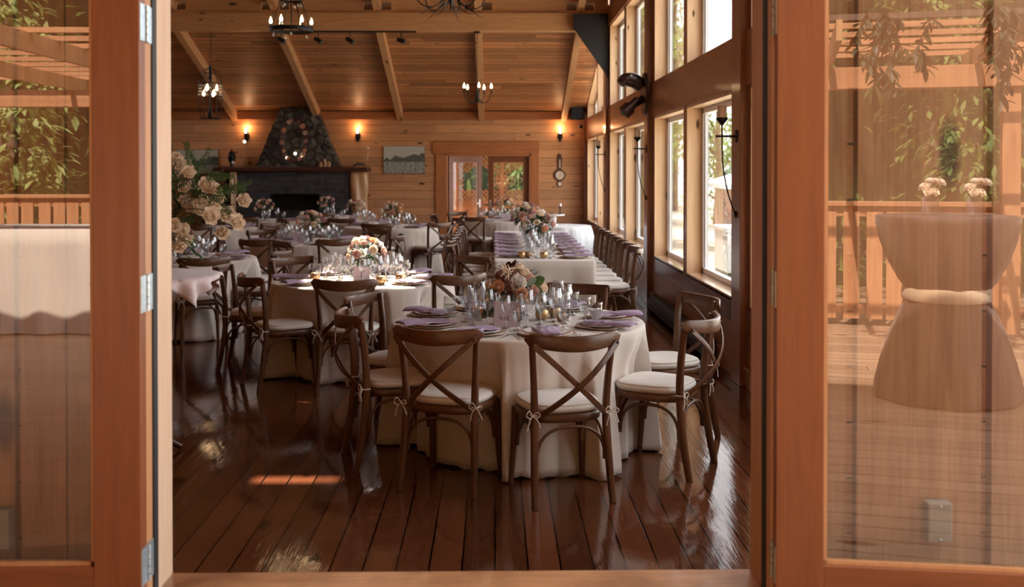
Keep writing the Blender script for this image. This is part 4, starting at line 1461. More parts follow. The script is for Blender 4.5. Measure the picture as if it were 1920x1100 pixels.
# ================================================================ TABLEWARE
def stem(name, cat, h, rb, rr_, stem_h, foot=.033, water=False):
    o = empty(name)
    tag(o, cat, 'glass')
    bh = h - stem_h
    prof = [(foot, 0), (foot, .0015), (foot * .5, .005), (.0045, .012), (.0036, stem_h * .6), (.005, stem_h * .95),
            (rb * .45, stem_h + bh * .05), (rb * .82, stem_h + bh * .18), (rb, stem_h + bh * .42), (rb * .97, stem_h + bh * .62), (rr_ * 1.02, stem_h + bh * .9), (rr_, h), (rr_ - .0012, h)]
    g = MB().lathe(prof, 20, capb=True).build('bowl', 'stemware', o)
    if water:
        MB().lathe([(rb * .42, stem_h + bh * .06), (rb * .78, stem_h + bh * .18), (rb * .95, stem_h + bh * .42), (rb * .93, stem_h + bh * .55)], 18, capb=True, capt=True).build('water', 'water', o)
    return o
g_red = stem('red_wine_glass', 'large stemmed wine glass', .225, .042, .033, .095)
g_wht = stem('wine_glass', 'stemmed wine glass', .195, .035, .028, .090, .031)
g_wat = stem('water_goblet', 'short water goblet', .150, .038, .036, .045, .034, True)

ch = MB().lathe([(.0, .004), (.10, .004), (.115, .007), (.150, .013), (.156, .0145), (.154, .011), (.11, .001), (0, .0)], 40).build('charger_plate', 'charger')
tag(ch, 'rose gold charger', 'plate')
dp = MB().lathe([(.0, .0135), (.075, .0135), (.085, .017), (.122, .025), (.126, .0262), (.124, .022), (.08, .009), (0, .008)], 36).build('dinner_plate', 'china')
tag(dp, 'white plate', 'plate')
def napkin_mesh():
    mb = MB()
    nu, nv = 8, 22
    top, bot = [], []
    for j in range(nv + 1):
        t = j / nv
        pinch = 1 - .42 * math.exp(-((t - .62) / .07) ** 2)
        w = .066 * pinch * (1 + .35 * (t > .62) * (t - .62) * 2)
        y = .15 - .31 * t
        for i in range(nu + 1):
            u = -1 + 2 * i / nu
            z = .026 + .016 * (1 - u * u) ** .6 + .004 * math.sin(u * 9 + t * 5) + .006 * math.sin(t * 7)
            z += .008 * math.exp(-((t - .62) / .05) ** 2)
            if t > .80:
                z -= (t - .80) * .05
            x = u * w + .012 * math.sin(t * 5)
            top.append((x, y, z))
            bot.append((x, y, z - .013 * (1 - .6 * u * u)))
    n = len(top)
    vs_ = top + bot
    fs = []
    for j in range(nv):
        for i in range(nu):
            q = j * (nu + 1) + i
            fs.append((q, q + nu + 1, q + nu + 2, q + 1))
            fs.append((n + q, n + q + 1, n + q + nu + 2, n + q + nu + 1))
    for j in range(nv):
        q = j * (nu + 1)
        fs.append((q, n + q, n + q + nu + 1, q + nu + 1))
        q += nu
        fs.append((q, q + nu + 1, n + q + nu + 1, n + q))
    for i in range(nu):
        fs.append((i, i + 1, n + i + 1, n + i))
        q = nv * (nu + 1) + i
        fs.append((q, n + q, n + q + 1, q + 1))
    mb.add(vs_, fs, True)
    return mb
nk = napkin_mesh().build('napkin', 'lilac')
tag(nk, 'lilac napkin', 'napkin')
mn = MB().box(-.048, .048, -.10, .10, .0265, .0285).build('menu_card', 'menu_paper')
tag(mn, 'menu card', 'card')
fk = MB()
fk.sweep(spline([(0, .10, .006), (0, .0, .004), (0, -.10, .006)], 4), lambda t: rr(.006 + .006 * (t > .8) * 1, .0025))
for q in (-.0075, -.0025, .0025, .0075):
    fk.tube([(q, .095, .006), (q, .15, .007)], .0012, 5)
fk.box(-.010, .010, .085, .10, .0045, .0075)
fk = fk.build('fork', 'silver')
tag(fk, 'silver fork', 'cutlery')
kf = MB()
kf.sweep([(0, -.11, .005), (0, 0, .005), (0, .005, .005)], rr(.010, .006))
kf.prism([(-.006, 0), (.008, 0), (.009, .06), (.004, .105), (-.006, .11)], 'z', .004, .0055)
kf = kf.build('knife', 'silver')
tag(kf, 'silver knife', 'cutlery')

def setting(tk, where, cx, cyy, ang, rad, level, side=1):
    """one place: `ang` points from the table middle to the sitter"""
    nm = tk
    d = Vector((math.cos(ang), math.sin(ang), 0))
    s = Vector((-d.y, d.x, 0))
    rz = ang + PI / 2
    def pos(out, lat, dz=0):
        p = Vector((cx, cyy, TOP + dz)) + d * out + s * lat
        return (p.x, p.y, p.z)
    pr = rad
    rq = random.Random(int(cx * 100 + ang * 50 + cyy * 7))
    g = lambda w: '%s on %s' % (w, nm)
    lb = lambda w: '%s, %s, %s' % (w, nm.replace('the ', ''), where)
    place(ch, USED, pos(pr, 0, .001), rz, lb('pale gold rimmed charger'), g('charger plates'))
    place(dp, USED, pos(pr, 0, .001), rz, lb('white plate under napkin'), g('dinner plates'))
    place(mn, USED, pos(pr - .045, rq.uniform(-.01, .01), .001), rz + rq.uniform(-.08, .08), lb('pale pink menu card'), g('menu cards'))
    place(nk, USED, pos(pr + .055, rq.uniform(-.015, .015), .001), rz + rq.uniform(-.25, .25) + PI, lb('lilac napkin'), g('lilac napkins'))
    if level >= 2:
        place(fk, USED, pos(pr + .0, -.175 * side, .001), rz + PI, lb('silver fork'), g('forks'))
        place(kf, USED, pos(pr + .0, .175 * side, .001), rz + PI, lb('silver knife'), g('knives'))
    gl = [(g_wht, -.25, .05), (g_wat, -.19, .165)]
    if level >= 2:
        gl += [(g_red, -.31, .15), (g_wht, -.36, .07)]
    elif 'long' in nm:
        gl.append((g_red, -.24, -.06))
    else:
        gl.append((g_red, -.30, .14))
    for proto, o, l in gl:
        nmz, gz = {'red_wine_glass': ('tall wine glass', 'tall wine glasses'), 'wine_glass': ('slim wine glass', 'slim wine glasses'), 'water_goblet': ('short water goblet', 'short water goblets')}[proto.name.split('.')[0]]
        if o == -.36:
            nmz, gz = 'inner slim wine glass', 'inner slim wine glasses'
        place(proto, USED, pos(pr + o + rq.uniform(-.02, .02), l + rq.uniform(-.02, .02), .0005), 0, lb(nmz), g(gz))
SIDE = {-90: 'doorway side', -45: 'doorway and window corner', 0: 'window side', 45: 'window and end wall corner', 90: 'end wall side',
        135: 'rear fireplace corner', 180: 'fireplace side', -180: 'fireplace side', -135: 'doorway and fireplace corner'}
FRONT = {-114: 'behind the left one of the two nearest chairs', -76: 'behind the right one of the two nearest chairs', -32: 'by the side on chair near the shiny floor', 8: 'at the heater side',
         55: 'at the far right rim', 118: 'at the far left rim, half behind glasses', 158: 'at the left rim, upper one', -155: 'at the left rim, lower one'}
for t_, angs, lvl in (('front', (-114, -76, -32, 8, 55, 118, 158, -155), 2), ('second', (-90, -136, 178, 130, 84, 48, -40, 3), 2),
                      ('third', (-110, -65, -5, 50, 125, 178), 1), ('left', (-65, -15, 45, 100, -125), 1), ('center', (-95, -45, 20, 150, 90), 1),
                      ('door', (-115, 180, 45, 90, -60), 1), ('behind', (-85, -30, 35), 1), ('hearth', (-90, 15, 180), 1), ('farleft', (-95, 0), 1), ('mantel', (-90,), 1)):
    cx, cyy, r = TB[t_]
    for a in angs:
        where = FRONT[a] if t_ == 'front' else SIDE[45 * round(a / 45)]
        setting(TNAME[t_], where, cx, cyy, R(a), r - .20, lvl)
ORD = ['first', 'second', 'third', 'fourth', 'fifth', 'sixth', 'seventh', 'eighth']
for i in range(8):
    setting('the long table, window side', ORD[i] + ' place from the doorway end', 1.04 - .60, 10.98 + .53 * i, 0.0, .40, 1)
for i in range(7):
    setting('the long table, aisle side', ORD[i] + ' place from the doorway end', .60, 11.12 + .60 * i, PI, .40, 1)

fg_ = stem('water_goblet', 'goblet', .155, .038, .036, .045, .034, True)
fg_.location = (.60, 6.10, TOP + .0005)
fg_.children[1].data.materials[0] = M['ice_water']
tag(fg_, 'goblet half full of frosted pale water right above the second front chair', 'glass')

# votive holders of mottled gold glass
vt = empty('votive_holder')
tag(vt, 'gold votive', 'candle holder')
MB().lathe([(.018, 0), (.028, .006), (.036, .024), (.036, .044), (.029, .060), (.027, .062), (.025, .058), (.032, .040), (.030, .015), (0, .008)], 22, capb=True).build('glass_cup', 'gold', vt)
MB().lathe([(.022, .012), (.022, .030), (0, .031)], 14, capb=True).build('tealight', 'candle', vt)
cx, cyy, _ = TB['front']
for i, (px, py, sc, lab) in enumerate(((1016, 600, 1.15, 'mottled gold votive standing clear of the glasses, right of the menu card'), (1041, 596, 1.1, 'gold votive behind the wine glasses on the front table'), (1053, 603, .9, 'small copper votive half behind a wine glass stem'),
                                       (893, 592, .95, 'copper votive left of the front centerpiece'), (907, 596, .95, 'copper votive touching the dark hanging leaves of the front centerpiece'), (923, 592, .85, 'pale gold votive behind the menu card'))):
    s_ = (py - 318) / (1.70 - TOP)
    place(vt, USED, ((px - 927) / s_, 1950 / s_, TOP), i, lab, 'votives on the front table', sc)
for i, (x, y, lab) in enumerate(((-1.50, 8.72, 'gold votive on the sunlit table toward the fireplace'), (-.92, 8.45, 'peach gold votive at the front of the sunlit table'), (-.78, 8.62, 'tall gold votive by the champagne glasses of the sunlit table'),
                                 (.29, 10.98, 'pink gold votive at the near end of the long table'), (.36, 11.02, 'pale votive beside the pink gold one on the long table'), (.52, 10.95, 'large gold votive at the near end of the long table'), (.47, 13.4, 'gold votive between the two long table centerpieces'))):
    place(vt, USED, (x, y, TOP), i, lab, 'votives on other tables', 1.15)

# table number cards
def card(x, y, w, h, lab, rot=0.0, script=False):
    c = empty('table_card', (x, y, TOP), rot)
    tag(c, lab, 'card')
    MB().box(-w / 2, w / 2, 0, .003, .001, h).build('card', 'card', c)
    MB().prism([(.003, .001), (.055, .001), (.003, h * .9), (.001, h * .9)], 'x', -w * .12, w * .12).build('easel_back', 'card', c)
    ink = MB()
    if script:
        q = [(-.042, .075), (-.045, .050), (-.038, .040), (-.033, .060), (-.028, .046), (-.020, .044), (-.012, .058), (-.014, .044), (-.006, .034), (.004, .040), (.010, .052), (.006, .060), (.002, .048), (.014, .036), (.026, .034)]
        ink.tube(spline([(a, -.0008, b) for a, b in q], 4), .0012, 5)
    else:
        ink.box(-.0035, .0035, -.001, 0, h * .30, h * .68)
    ink.build('handwriting', 'card_ink', c)
    return c
card(.075, 6.19, .155, .150, 'mauve card with dark handwriting standing before the front centerpiece', 0, True)
card(-1.10, 8.62, .135, .130, 'mauve card marked with a single dark stroke on the sunlit table')
card(-2.47, 13.15, .14, .13, 'mauve card on the third round table')
card(-3.62, 10.80, .14, .13, 'mauve card on the table seen below the white flowers')
card(-1.80, 16.85, .14, .12, 'small pale card on the far table below the lake photograph')
card(.22, 18.95, .15, .14, 'pale card on the table before the glass doors')
card(-2.52, 18.50, .14, .12, 'pale card on the small table at the log post')

# cake stand with a small white figure-like candle behind it
ck = empty('cake_stand', (.98, 17.35, TOP))
tag(ck, 'white pedestal cake stand on the bluish white table in the corner', 'cake stand')
MB().lathe([(.085, 0), (.085, .01), (.045, .03), (.055, .08), (.062, .13), (.04, .17)], 24, capb=True).build('pedestal', 'china', ck)
MB().lathe([(.0, .165), (.19, .168), (.195, .175), (.195, .190), (.185, .192), (0, .190)], 36).build('plate', 'china', ck)
cd = empty('candlestick', (1.10, 17.40, TOP + .191))
tag(cd, 'short dark candlestick with a white candle on the cake stand', 'candlestick')
MB().lathe([(.035, 0), (.035, .008), (.010, .02), (.012, .10), (.022, .13)], 14, capb=True).build('stem', 'brown_iron', cd)
MB().lathe([(.024, .13), (.024, .175), (.01, .18), (0, .181)], 14, capb=True).build('candle', 'china', cd)

# ================================================================ TALL TABLE WITH WHITE FLOWERS (left edge of the doorway)
hb = empty('pedestal_table', (-2.04, 6.20, 0))
tag(hb, 'tall dark wooden pedestal table under the large white flower display', 'table')
MB().lathe([(0, 1.035), (.39, 1.035), (.40, 1.045), (.40, 1.065), (.39, 1.072), (0, 1.072)], 40).build('table_top', 'cabinet', hb)
MB().lathe([(.035, .03), (.05, .12), (.032, .25), (.030, .85), (.06, 1.0), (.12, 1.036)], 16).build('column', 'cabinet', hb)
for k in range(4):
    a = PI / 4 + k * PI / 2
    MB().tube(spline([(.02 * math.cos(a), .02 * math.sin(a), .16), (.10 * math.cos(a), .10 * math.sin(a), .08), (.19 * math.cos(a), .19 * math.sin(a), .018)], 4), [.022, .016], 8).build('foot', 'cabinet', hb)
ov = MB()
n = 41
half, rot = .395, R(-39 + 45)
vs_, fs = [], []
for j in range(n):
    for i in range(n):
        u, v = -half + 2 * half * i / (n - 1), -half + 2 * half * j / (n - 1)
        x, y = u * math.cos(rot) - v * math.sin(rot), u * math.sin(rot) + v * math.cos(rot)
        rho = math.hypot(x, y)
        if rho <= .392:
            vs_.append((x, y, 1.078 + .003 * math.sin(9 * x) * math.cos(8 * y)))
        else:
            d_ = rho - .392
            a = math.atan2(y, x)
            cor = math.cos(4 * (a - rot) + PI)        # 1 on the diagonals
            wave = .028 * math.sin((a - rot) * 21) * min(1, d_ / .06)
            out = .412 + .10 * d_ + wave
            vs_.append((out * math.cos(a), out * math.sin(a), 1.076 - d_ * .98))
for j in range(n - 1):
    for i in range(n - 1):
        q = j * n + i
        fs.append((q, q + 1, q + n + 1, q + n))
ovo = MB().add(vs_, fs, True).build('overlay_cloth', 'pink_linen', loc=(-2.04, 6.20, 0))
sd = ovo.modifiers.new('cloth_thickness', 'SOLIDIFY'); sd.thickness = .003; sd.offset = 1
tag(ovo, 'square pinkish cloth with hanging corners spread over the tall pedestal table', 'tablecloth')

fa = empty('tall_flower_arrangement', (-2.04, 6.20, 1.083))
tag(fa, 'large loose arrangement of open cream flowers and ferny greens at the doorway\'s left edge', 'flower arrangement')
MB().lathe([(.055, 0), (.06, .01), (.075, .10), (.07, .18), (.05, .22), (.055, .24)], 24, capb=True).build('vase', 'stemware', fa)
zs = [(70, 150), (110, 200), (170, 230), (80, 280), (190, 290), (150, 430), (240, 410), (370, 420), (450, 450), (470, 540), (150, 560), (225, 600), (330, 560), (300, 650), (385, 700), (440, 620), (560, 700), (640, 775), (520, 860), (725, 560), (110, 830), (60, 920), (165, 930), (40, 800), (100, 1000), (-60, 300), (-90, 480), (-40, 620), (-120, 760), (-160, 380), (-200, 600), (-60, 880), (-190, 850)]
rnd = random.Random(21)
fg, ft, fstem = MB(), MB(), MB()
for i, (zx, zy) in enumerate(zs):
    px, py = 320 + zx / 5.2375, 270 + zy / 5.2375
    dy = rnd.uniform(-.16, .16)
    s_ = 1950 / (6.20 + dy)
    x, z = (px - 927) / s_ + 2.04, 1.70 - (py - 318) / s_ - 1.083
    d = Vector((x * 1.2 + rnd.uniform(-.3, .3), -1.0 + rnd.uniform(-.3, .5), (z - .35) * 1.5 + rnd.uniform(-.2, .4)))
    big = .058 if i in (7, 14, 16, 17, 20, 21) else .046
    bloom(OPEN['cream' if i % 3 else 'white'], fa, (x, dy, z), d, big * rnd.uniform(.9, 1.15), 'open_flower')
    fstem.tube(spline([(rnd.uniform(-.02, .02), rnd.uniform(-.02, .02), .15), (x * .45, dy * .4, .25 + z * .3), (x, dy, z - .02)], 4), .0028, 5)
for (zx, zy, ang_, ln) in ((300, 230, 60, .2), (380, 330, 30, .24), (520, 300, 10, .16), (640, 400, 20, .22), (560, 470, 8, .2), (620, 460, -10, .18), (200, 120, 110, .12), (60, 420, 200, .2), (60, 760, 190, .2), (200, 500, 0, .25), (400, 500, -4, .22), (250, 330, 80, .15), (480, 600, -30, .14), (40, 80, 100, .12)):
    px, py = 320 + zx / 5.2375, 270 + zy / 5.2375
    x, z = (px - 927) / 314.5 + 2.04, 1.70 - (py - 318) / 314.5 - 1.083
    a = R(ang_)
    dirv = Vector((math.cos(a), rnd.uniform(-.3, .3), math.sin(a)))
    p0 = Vector((x, rnd.uniform(-.08, .08), z)) - dirv * ln * .5
    p1 = p0 + dirv * ln + Vector((0, 0, rnd.uniform(-.03, .04)))
    fstem.tube([p0, p0.lerp(p1, .5) + Vector((0, 0, .01)), p1], .002, 5)
    for k in range(26):
        t = k / 26
        b = p0.lerp(p1, t)
        sd_ = 1 if k % 2 else -1
        dd = dirv * .6 + Vector((-dirv.z, rnd.uniform(-.4, .4), dirv.x)) * sd_
        leaf(ft, b, dd, rnd.uniform(.02, .045) * (1.2 - t * .6), .010, up=(0, -1, .2), bend=.15, seg=2)
for k in range(260):
    x, z = rnd.uniform(-.35, .22), rnd.uniform(.05, .68)
    leaf(fg if k % 2 else ft, (x, rnd.uniform(-.12, .16), z), (rnd.uniform(-1, 1), rnd.uniform(-.8, .3), rnd.uniform(-.5, 1)), rnd.uniform(.05, .11), rnd.uniform(.015, .035), bend=.3)
fg.build('foliage', 'dark_leaf', fa)
ft.build('foliage', 'leaf', fa)
fstem.build('stems', 'stem', fa)

# ================================================================ END WALL: FIREPLACE AND PICTURES
fp = empty('fireplace', (0, 0, 0))
tag(fp, 'slate faced fireplace with a sloping fieldstone chimney breast on the end wall', 'fireplace')
sl_ = MB()
FX0, FX1, FYF = -5.42, -3.08, 22.05
bx0, bx1, bz0, bz1 = -4.76, -3.70, .78, 1.19
sl_.box(FX0, bx0, FYF, YF, 0, 1.66).box(bx1, FX1, FYF, YF, 0, 1.66).box(bx0, bx1, FYF, YF, 0, bz0).box(bx0, bx1, FYF, YF, bz1, 1.66)
sl_.build('slate_surround', 'slate', fp)
MB().box(bx0, bx1, YF - .04, YF - .01, bz0, bz1).box(bx0, bx0 + .015, FYF + .02, YF, bz0, bz1).box(bx1 - .015, bx1, FYF + .02, YF, bz0, bz1).box(bx0, bx1, FYF + .02, YF, bz0, bz0 + .012).box(bx0, bx1, FYF + .02, YF, bz1 - .012, bz1).build('firebox', 'black_plate', fp)
eb_ = MB()
rnd = random.Random(2)
for k in range(34):
    eb_.ball((rnd.uniform(bx0 + .08, bx1 - .08), rnd.uniform(FYF + .08, YF - .12), bz0 + .03), rnd.uniform(.018, .035), 8, 6, (1.3, 1, .8))
eb_.build('fire_stones', 'fieldstone', fp)['kind'] = 'stuff'
cb = MB()
def taper_stone(mb):
    lv = [(1.76, -5.05, -3.28), (2.1, -4.93, -3.42), (2.45, -4.79, -3.57), (2.8, -4.64, -3.71), (3.02, -4.56, -3.79)]
    rn = random.Random(4)
    cols = 14
    vs_, fs = [], []
    for i in range(25):
        t = i / 24
        z = 1.76 + 1.26 * t
        a, b = -5.05 + .49 * t, -3.28 - .51 * t
        for j in range(cols + 1):
            u = j / cols
            x = a + (b - a) * u + rn.uniform(-.014, .014)
            y = 22.10 + .12 * t - .06 * math.sin(PI * u) + rn.uniform(-.018, .018)
            vs_.append((x, y, z))
    w = cols + 1
    for i in range(24):
        for j in range(cols):
            q = i * w + j
            fs.append((q, q + 1, q + w + 1, q + w))
    n0 = len(vs_)
    for i in range(25):
        for j in (0, cols):
            p = vs_[i * w + j]
            vs_.append((p[0], YF + .02, p[2]))
    for i in range(24):
        fs.append((i * w, i * w + w, n0 + 2 * i + 2, n0 + 2 * i))
        fs.append((i * w + cols, n0 + 2 * i + 1, n0 + 2 * i + 3, i * w + w + cols))
    mb.add(vs_, fs, False)
taper_stone(cb)
cb.box(-5.05, -3.28, 22.12, YF, 1.76, 1.765)
cb.build('chimney_breast', 'fieldstone', fp)
MB().box(-5.92, -2.66, 21.92, YF, 1.66, 1.76).build('mantel_shelf', 'mantel', fp, bevel=0.02)
def live_log(x0, x1, name):
    mb = MB()
    rn = random.Random(int(x0 * 100))
    n, m = 20, 24
    vs_, fs = [], []
    cx, hw = (x0 + x1) / 2, (x1 - x0) / 2
    for i in range(m + 1):
        t = i / m
        z = 1.655 * t
        k = 1 - .16 * math.sin(PI * t * 1.3 + 1) + .06 * math.sin(t * 17)
        for j in range(n):
            a = 2 * PI * j / n
            lob = 1 + .18 * math.sin(3 * a + 2.5 * t) + .08 * math.sin(5 * a + 6 * t)
            vs_.append((cx + hw * k * lob * math.cos(a) * .92, 22.16 + .17 * lob * math.sin(a), z))
    for i in range(m):
        for j in range(n):
            j2 = (j + 1) % n
            fs.append((i * n + j, i * n + j2, (i + 1) * n + j2, (i + 1) * n + j))
    fs.append(tuple(range(n - 1, -1, -1)))
    fs.append(tuple(m * n + q for q in range(n)))
    mb.add(vs_, fs, True)
    return mb.build(name, 'burl', fp)
live_log(-3.06, -2.71, 'log_post')
live_log(-5.60, -5.44, 'log_post')
# wreath
wr = empty('wreath', (-4.21, 22.00, 2.31))
tag(wr, 'oval dried flower wreath hanging on the fieldstone chimney breast', 'wreath')
tw, wl, wf = MB(), MB(), MB()
tw.tube([(.24 * math.cos(a), 0, .42 * math.sin(a)) for a in [2 * PI * k / 40 for k in range(40)]], .022, 8, up=(0, 1, 0), closed=True)
rn = random.Random(6)
for k in range(170):
    a = rn.uniform(0, 2 * PI)
    leaf(wl, (.24 * math.cos(a), -.02, .42 * math.sin(a)), (math.cos(a + rn.uniform(-1.2, 1.2)), rn.uniform(-.9, 0), math.sin(a + rn.uniform(-1.2, 1.2))), rn.uniform(.05, .10), .035, up=(0, -1, 0))
tw.build('vine_ring', 'bark', wr)
wl.build('foliage', 'burgundy_leaf', wr)
for k in range(15):
    a = 2 * PI * k / 15 + rn.uniform(-.15, .15)
    bloom(ROSE[('blush', 'cream', 'peach', 'mauve')[k % 4]], wr, (.25 * math.cos(a), -.06, .43 * math.sin(a)), (0, -1, .2), rn.uniform(.035, .055), 'dried_flower')
# things on the mantel
for px, z, lab in ((545, 1.95, 'white globe candle on the mantel, left of three inside the wreath'), (560, 2.04, 'white globe candle on the tallest holder inside the wreath'), (573, 1.99, 'white globe candle on the mantel, right of three inside the wreath'),
                   (446, 1.85, 'small white globe candle beside the dark mantel sculpture'), (467, 2.29, 'small white globe candle on a very tall clear stand on the mantel')):
    x = (px - 927) / 87.5
    c = empty('globe_candle', (x, 22.0 - .02, 1.762))
    tag(c, lab, 'candle', 'white globe candles on the mantel')
    h = z - 1.762
    MB().lathe([(.035, 0), (.035, .006), (.006, .014), (.005, h - .035), (.02, h - .025)], 14, capb=True).build('stand', 'stemware', c)
    MB().ball((0, 0, h), .032, 14, 10).build('candle', 'led' if px in (560, 573, 545, 467) else 'china', c)
cs = empty('candlestick', (-2.64 - .04, 22.06, 1.762))
tag(cs, 'tall slim glass candlestick at the window end of the mantel', 'candlestick')
MB().lathe([(.045, 0), (.045, .008), (.008, .02), (.010, .18), (.006, .2), (.010, .34), (.026, .37)], 14, capb=True).build('stem', 'stemware', cs)
MB().lathe([(.022, .37), (.03, .41), (0, .42)], 12).build('candle', 'china', cs)
dv = MB().lathe([(.04, 0), (.045, .01), (.03, .05), (.075, .14), (.085, .22), (.06, .30), (.02, .33), (.02, .36), (0, .365)], 16, capb=True).build('dark_vase', 'black_iron', loc=(-5.58, 22.2, 1.762))
tag(dv, 'dark upright sculpture on the fireplace end of the mantel near the left picture', 'sculpture')
dw = MB()
for k in range(5):
    dw.tube(spline([(-.14 + .03 * k, 0, .02 + .012 * k), (-.05, .02 * (k - 2), .05 + .01 * k), (.12 - .02 * k, -.01, .03 + .02 * (k % 3))], 4), [.025, .015], 7)
dwo = dw.build('driftwood', 'bark', loc=(-2.84, 22.05, 1.764))
tag(dwo, 'gnarled piece of driftwood on the mantel above the log post', 'driftwood')
cw = MB()
for dx, h in ((-.09, .10), (0, .16), (.08, .11)):
    cw.tube(spline([(dx, 0, 0), (dx + .02, 0, h * .5), (dx - .01, 0, h)], 3), [.045, .035, .02], 9)
cwo = cw.build('carved_bears', 'burl', loc=(-3.58, 21.98, 1.762))
tag(cwo, 'small carved orange wood piece on the mantel at the chimney\'s right foot', 'carving')
# dark red cabinet
cab = empty('cabinet', (-6.02, 22.2, 0))
tag(cab, 'dark red wooden cabinet left of the slate fireplace', 'cabinet')
MB().box(-.36, .36, -.24, .28, .06, 1.58).box(-.34, .34, -.22, .26, 0, .06).build('body', 'cabinet', cab, bevel=0.006)
MB().box(-.39, .39, -.27, .28, 1.58, 1.62).build('top', 'cabinet', cab, bevel=0.006)
for s in (-1, 1):
    d = MB().box(min(s * .01, s * .345), max(s * .01, s * .345), -.262, -.242, .09, 1.55).build('door', 'cabinet', cab, bevel=0.004)
    MB().ball((s * .04, -.275, .85), .014, 10, 8).build('knob', 'brass_aged', d)

def picture(name, x0, x1, z0, z1, mat, lab):
    p = empty(name, ((x0 + x1) / 2, YF - .002, (z0 + z1) / 2))
    tag(p, lab, 'picture')
    w, h = (x1 - x0) / 2, (z1 - z0) / 2
    MB().box(-w, w, -.035, 0, -h, h).build('canvas', 'card_ink', p)
    MB().box(-w + .004, w - .004, -.038, -.0352, -h + .004, h - .004).build('print', mat, p)
    return p
picture('lake_picture', -2.39, -1.50, 1.62, 2.21, 'photo_a', 'monochrome lake landscape picture hanging between the fireplace and the glass doors')
picture('shore_picture', -6.86, -5.94, 1.55, 2.13, 'photo_b', 'monochrome picture behind the tall white flowers, left of the fireplace')

# wall sconces with lit shades
def wall_sconce(x, lab):
    s = empty('wall_sconce', (x, YF, 2.42))
    tag(s, lab, 'wall lamp', 'lit sconces on the end wall')
    MB().prism([(-.05, -.02), (0, -.13), (.05, -.02), (.055, .04), (.02, .10), (-.02, .10), (-.055, .04)], 'y', -.02, 0).build('backplate', 'black_iron', s)
    MB().tube(spline([(0, -.01, -.05), (0, -.07, -.07), (0, -.10, -.02), (0, -.10, .04)], 4), .010, 8).lathe([(.012, .02), (.034, .045), (.038, .06)], 14, c=(0, -.10, 0), capb=True).build('arm', 'black_iron', s)
    MB().lathe([(.012, .06), (.024, .085), (.022, .12), (.008, .155), (0, .16)], 14, c=(0, -.10, 0)).build('bulb', 'bulb_soft', s)
    l = bpy.data.lights.new('sconce_light', 'POINT')
    l.energy = 1.5
    l.color = (1.0, .55, .26)
    l.shadow_soft_size = .03
    lo = bpy.data.objects.new('sconce_light', l)
    COL.objects.link(lo)
    lo.location = (x, YF - .10, 2.62)
wall_sconce(-5.33, 'lit candle sconce on the end wall left of the fieldstone chimney')
wall_sconce(-2.94, 'lit candle sconce on the end wall between chimney and lake picture')
wall_sconce(1.42, 'lit candle sconce on the end wall above the barometer')

bm_ = empty('barometer', (1.415, YF, 1.58))
tag(bm_, 'banjo shaped wooden barometer with a round cream dial hanging on the end wall', 'barometer')
MB().prism([(-.035, .12), (-.055, .38), (-.03, .40), (-.045, .44), (0, .47), (.045, .44), (.03, .40), (.055, .38), (.035, .12)], 'y', -.03, 0).build('case', 'mantel', bm_)
mbx = MB()
mbx.tube([(0, -.035, 0), (0, 0, 0)], .125, 28, up=(0, 0, 1))
mbx.tube([(0, -.03, -.19), (0, 0, -.19)], .062, 20, up=(0, 0, 1))
mbx.box(-.03, .03, -.025, 0, -.16, .14)
mbx.build('wooden_rim', 'mantel', bm_)
MB().tube([(0, -.040, 0), (0, -.034, 0)], .092, 28, up=(0, 0, 1)).tube([(0, -.036, -.19), (0, -.03, -.19)], .046, 20, up=(0, 0, 1)).build('dial', 'dial', bm_)
MB().box(-.012, .012, -.034, -.03, .16, .34).build('thermometer', 'dial', bm_)
hd_ = MB().tube([(0, -.043, 0), (.03, -.043, .055)], .003, 5).tube([(0, -.043, 0), (-.02, -.043, -.05)], .003, 5)
hd_.build('needle', 'black_iron', bm_)

sp = empty('ceiling_speaker', (1.77, 22.30, 2.93))
tag(sp, 'black loudspeaker box tucked in the corner by the window wall', 'speaker')
MB().box(-.13, .13, -.10, .10, -.16, .12).build('body', 'black_plate', sp, bevel=0.01)
MB().box(-.11, .11, -.112, -.10, -.14, .10).build('speaker_grille', 'black_rubber', sp)
sc_ = empty('security_camera', (1.87, YF - .01, 2.64))
tag(sc_, 'small round security camera high on the end wall near the corner', 'camera')
MB().tube([(0, .0, 0), (0, -.03, 0)], .05, 18, up=(0, 0, 1)).build('mount', 'candle', sc_)
MB().tube([(0, -.03, 0), (.0, -.09, -.02)], .036, 16, up=(0, 0, 1)).build('lens', 'black_iron', sc_)

# ================================================================ LIGHT FIXTURES
def point(x, y, z, e, col=(1.0, .60, .30), r=.03):
    l = bpy.data.lights.new('lamp_light', 'POINT')
    l.energy = e
    l.color = col
    l.shadow_soft_size = r
    o = bpy.data.objects.new('lamp_light', l)
    COL.objects.link(o)
    o.location = (x, y, z)
def flame_bulb(mb, x, y, z, s=1.0):
    mb.lathe([(.010 * s, 0), (.019 * s, .016 * s), (.020 * s, .032 * s), (.010 * s, .062 * s), (.002 * s, .085 * s), (0, .087 * s)], 12, c=(x, y, z))
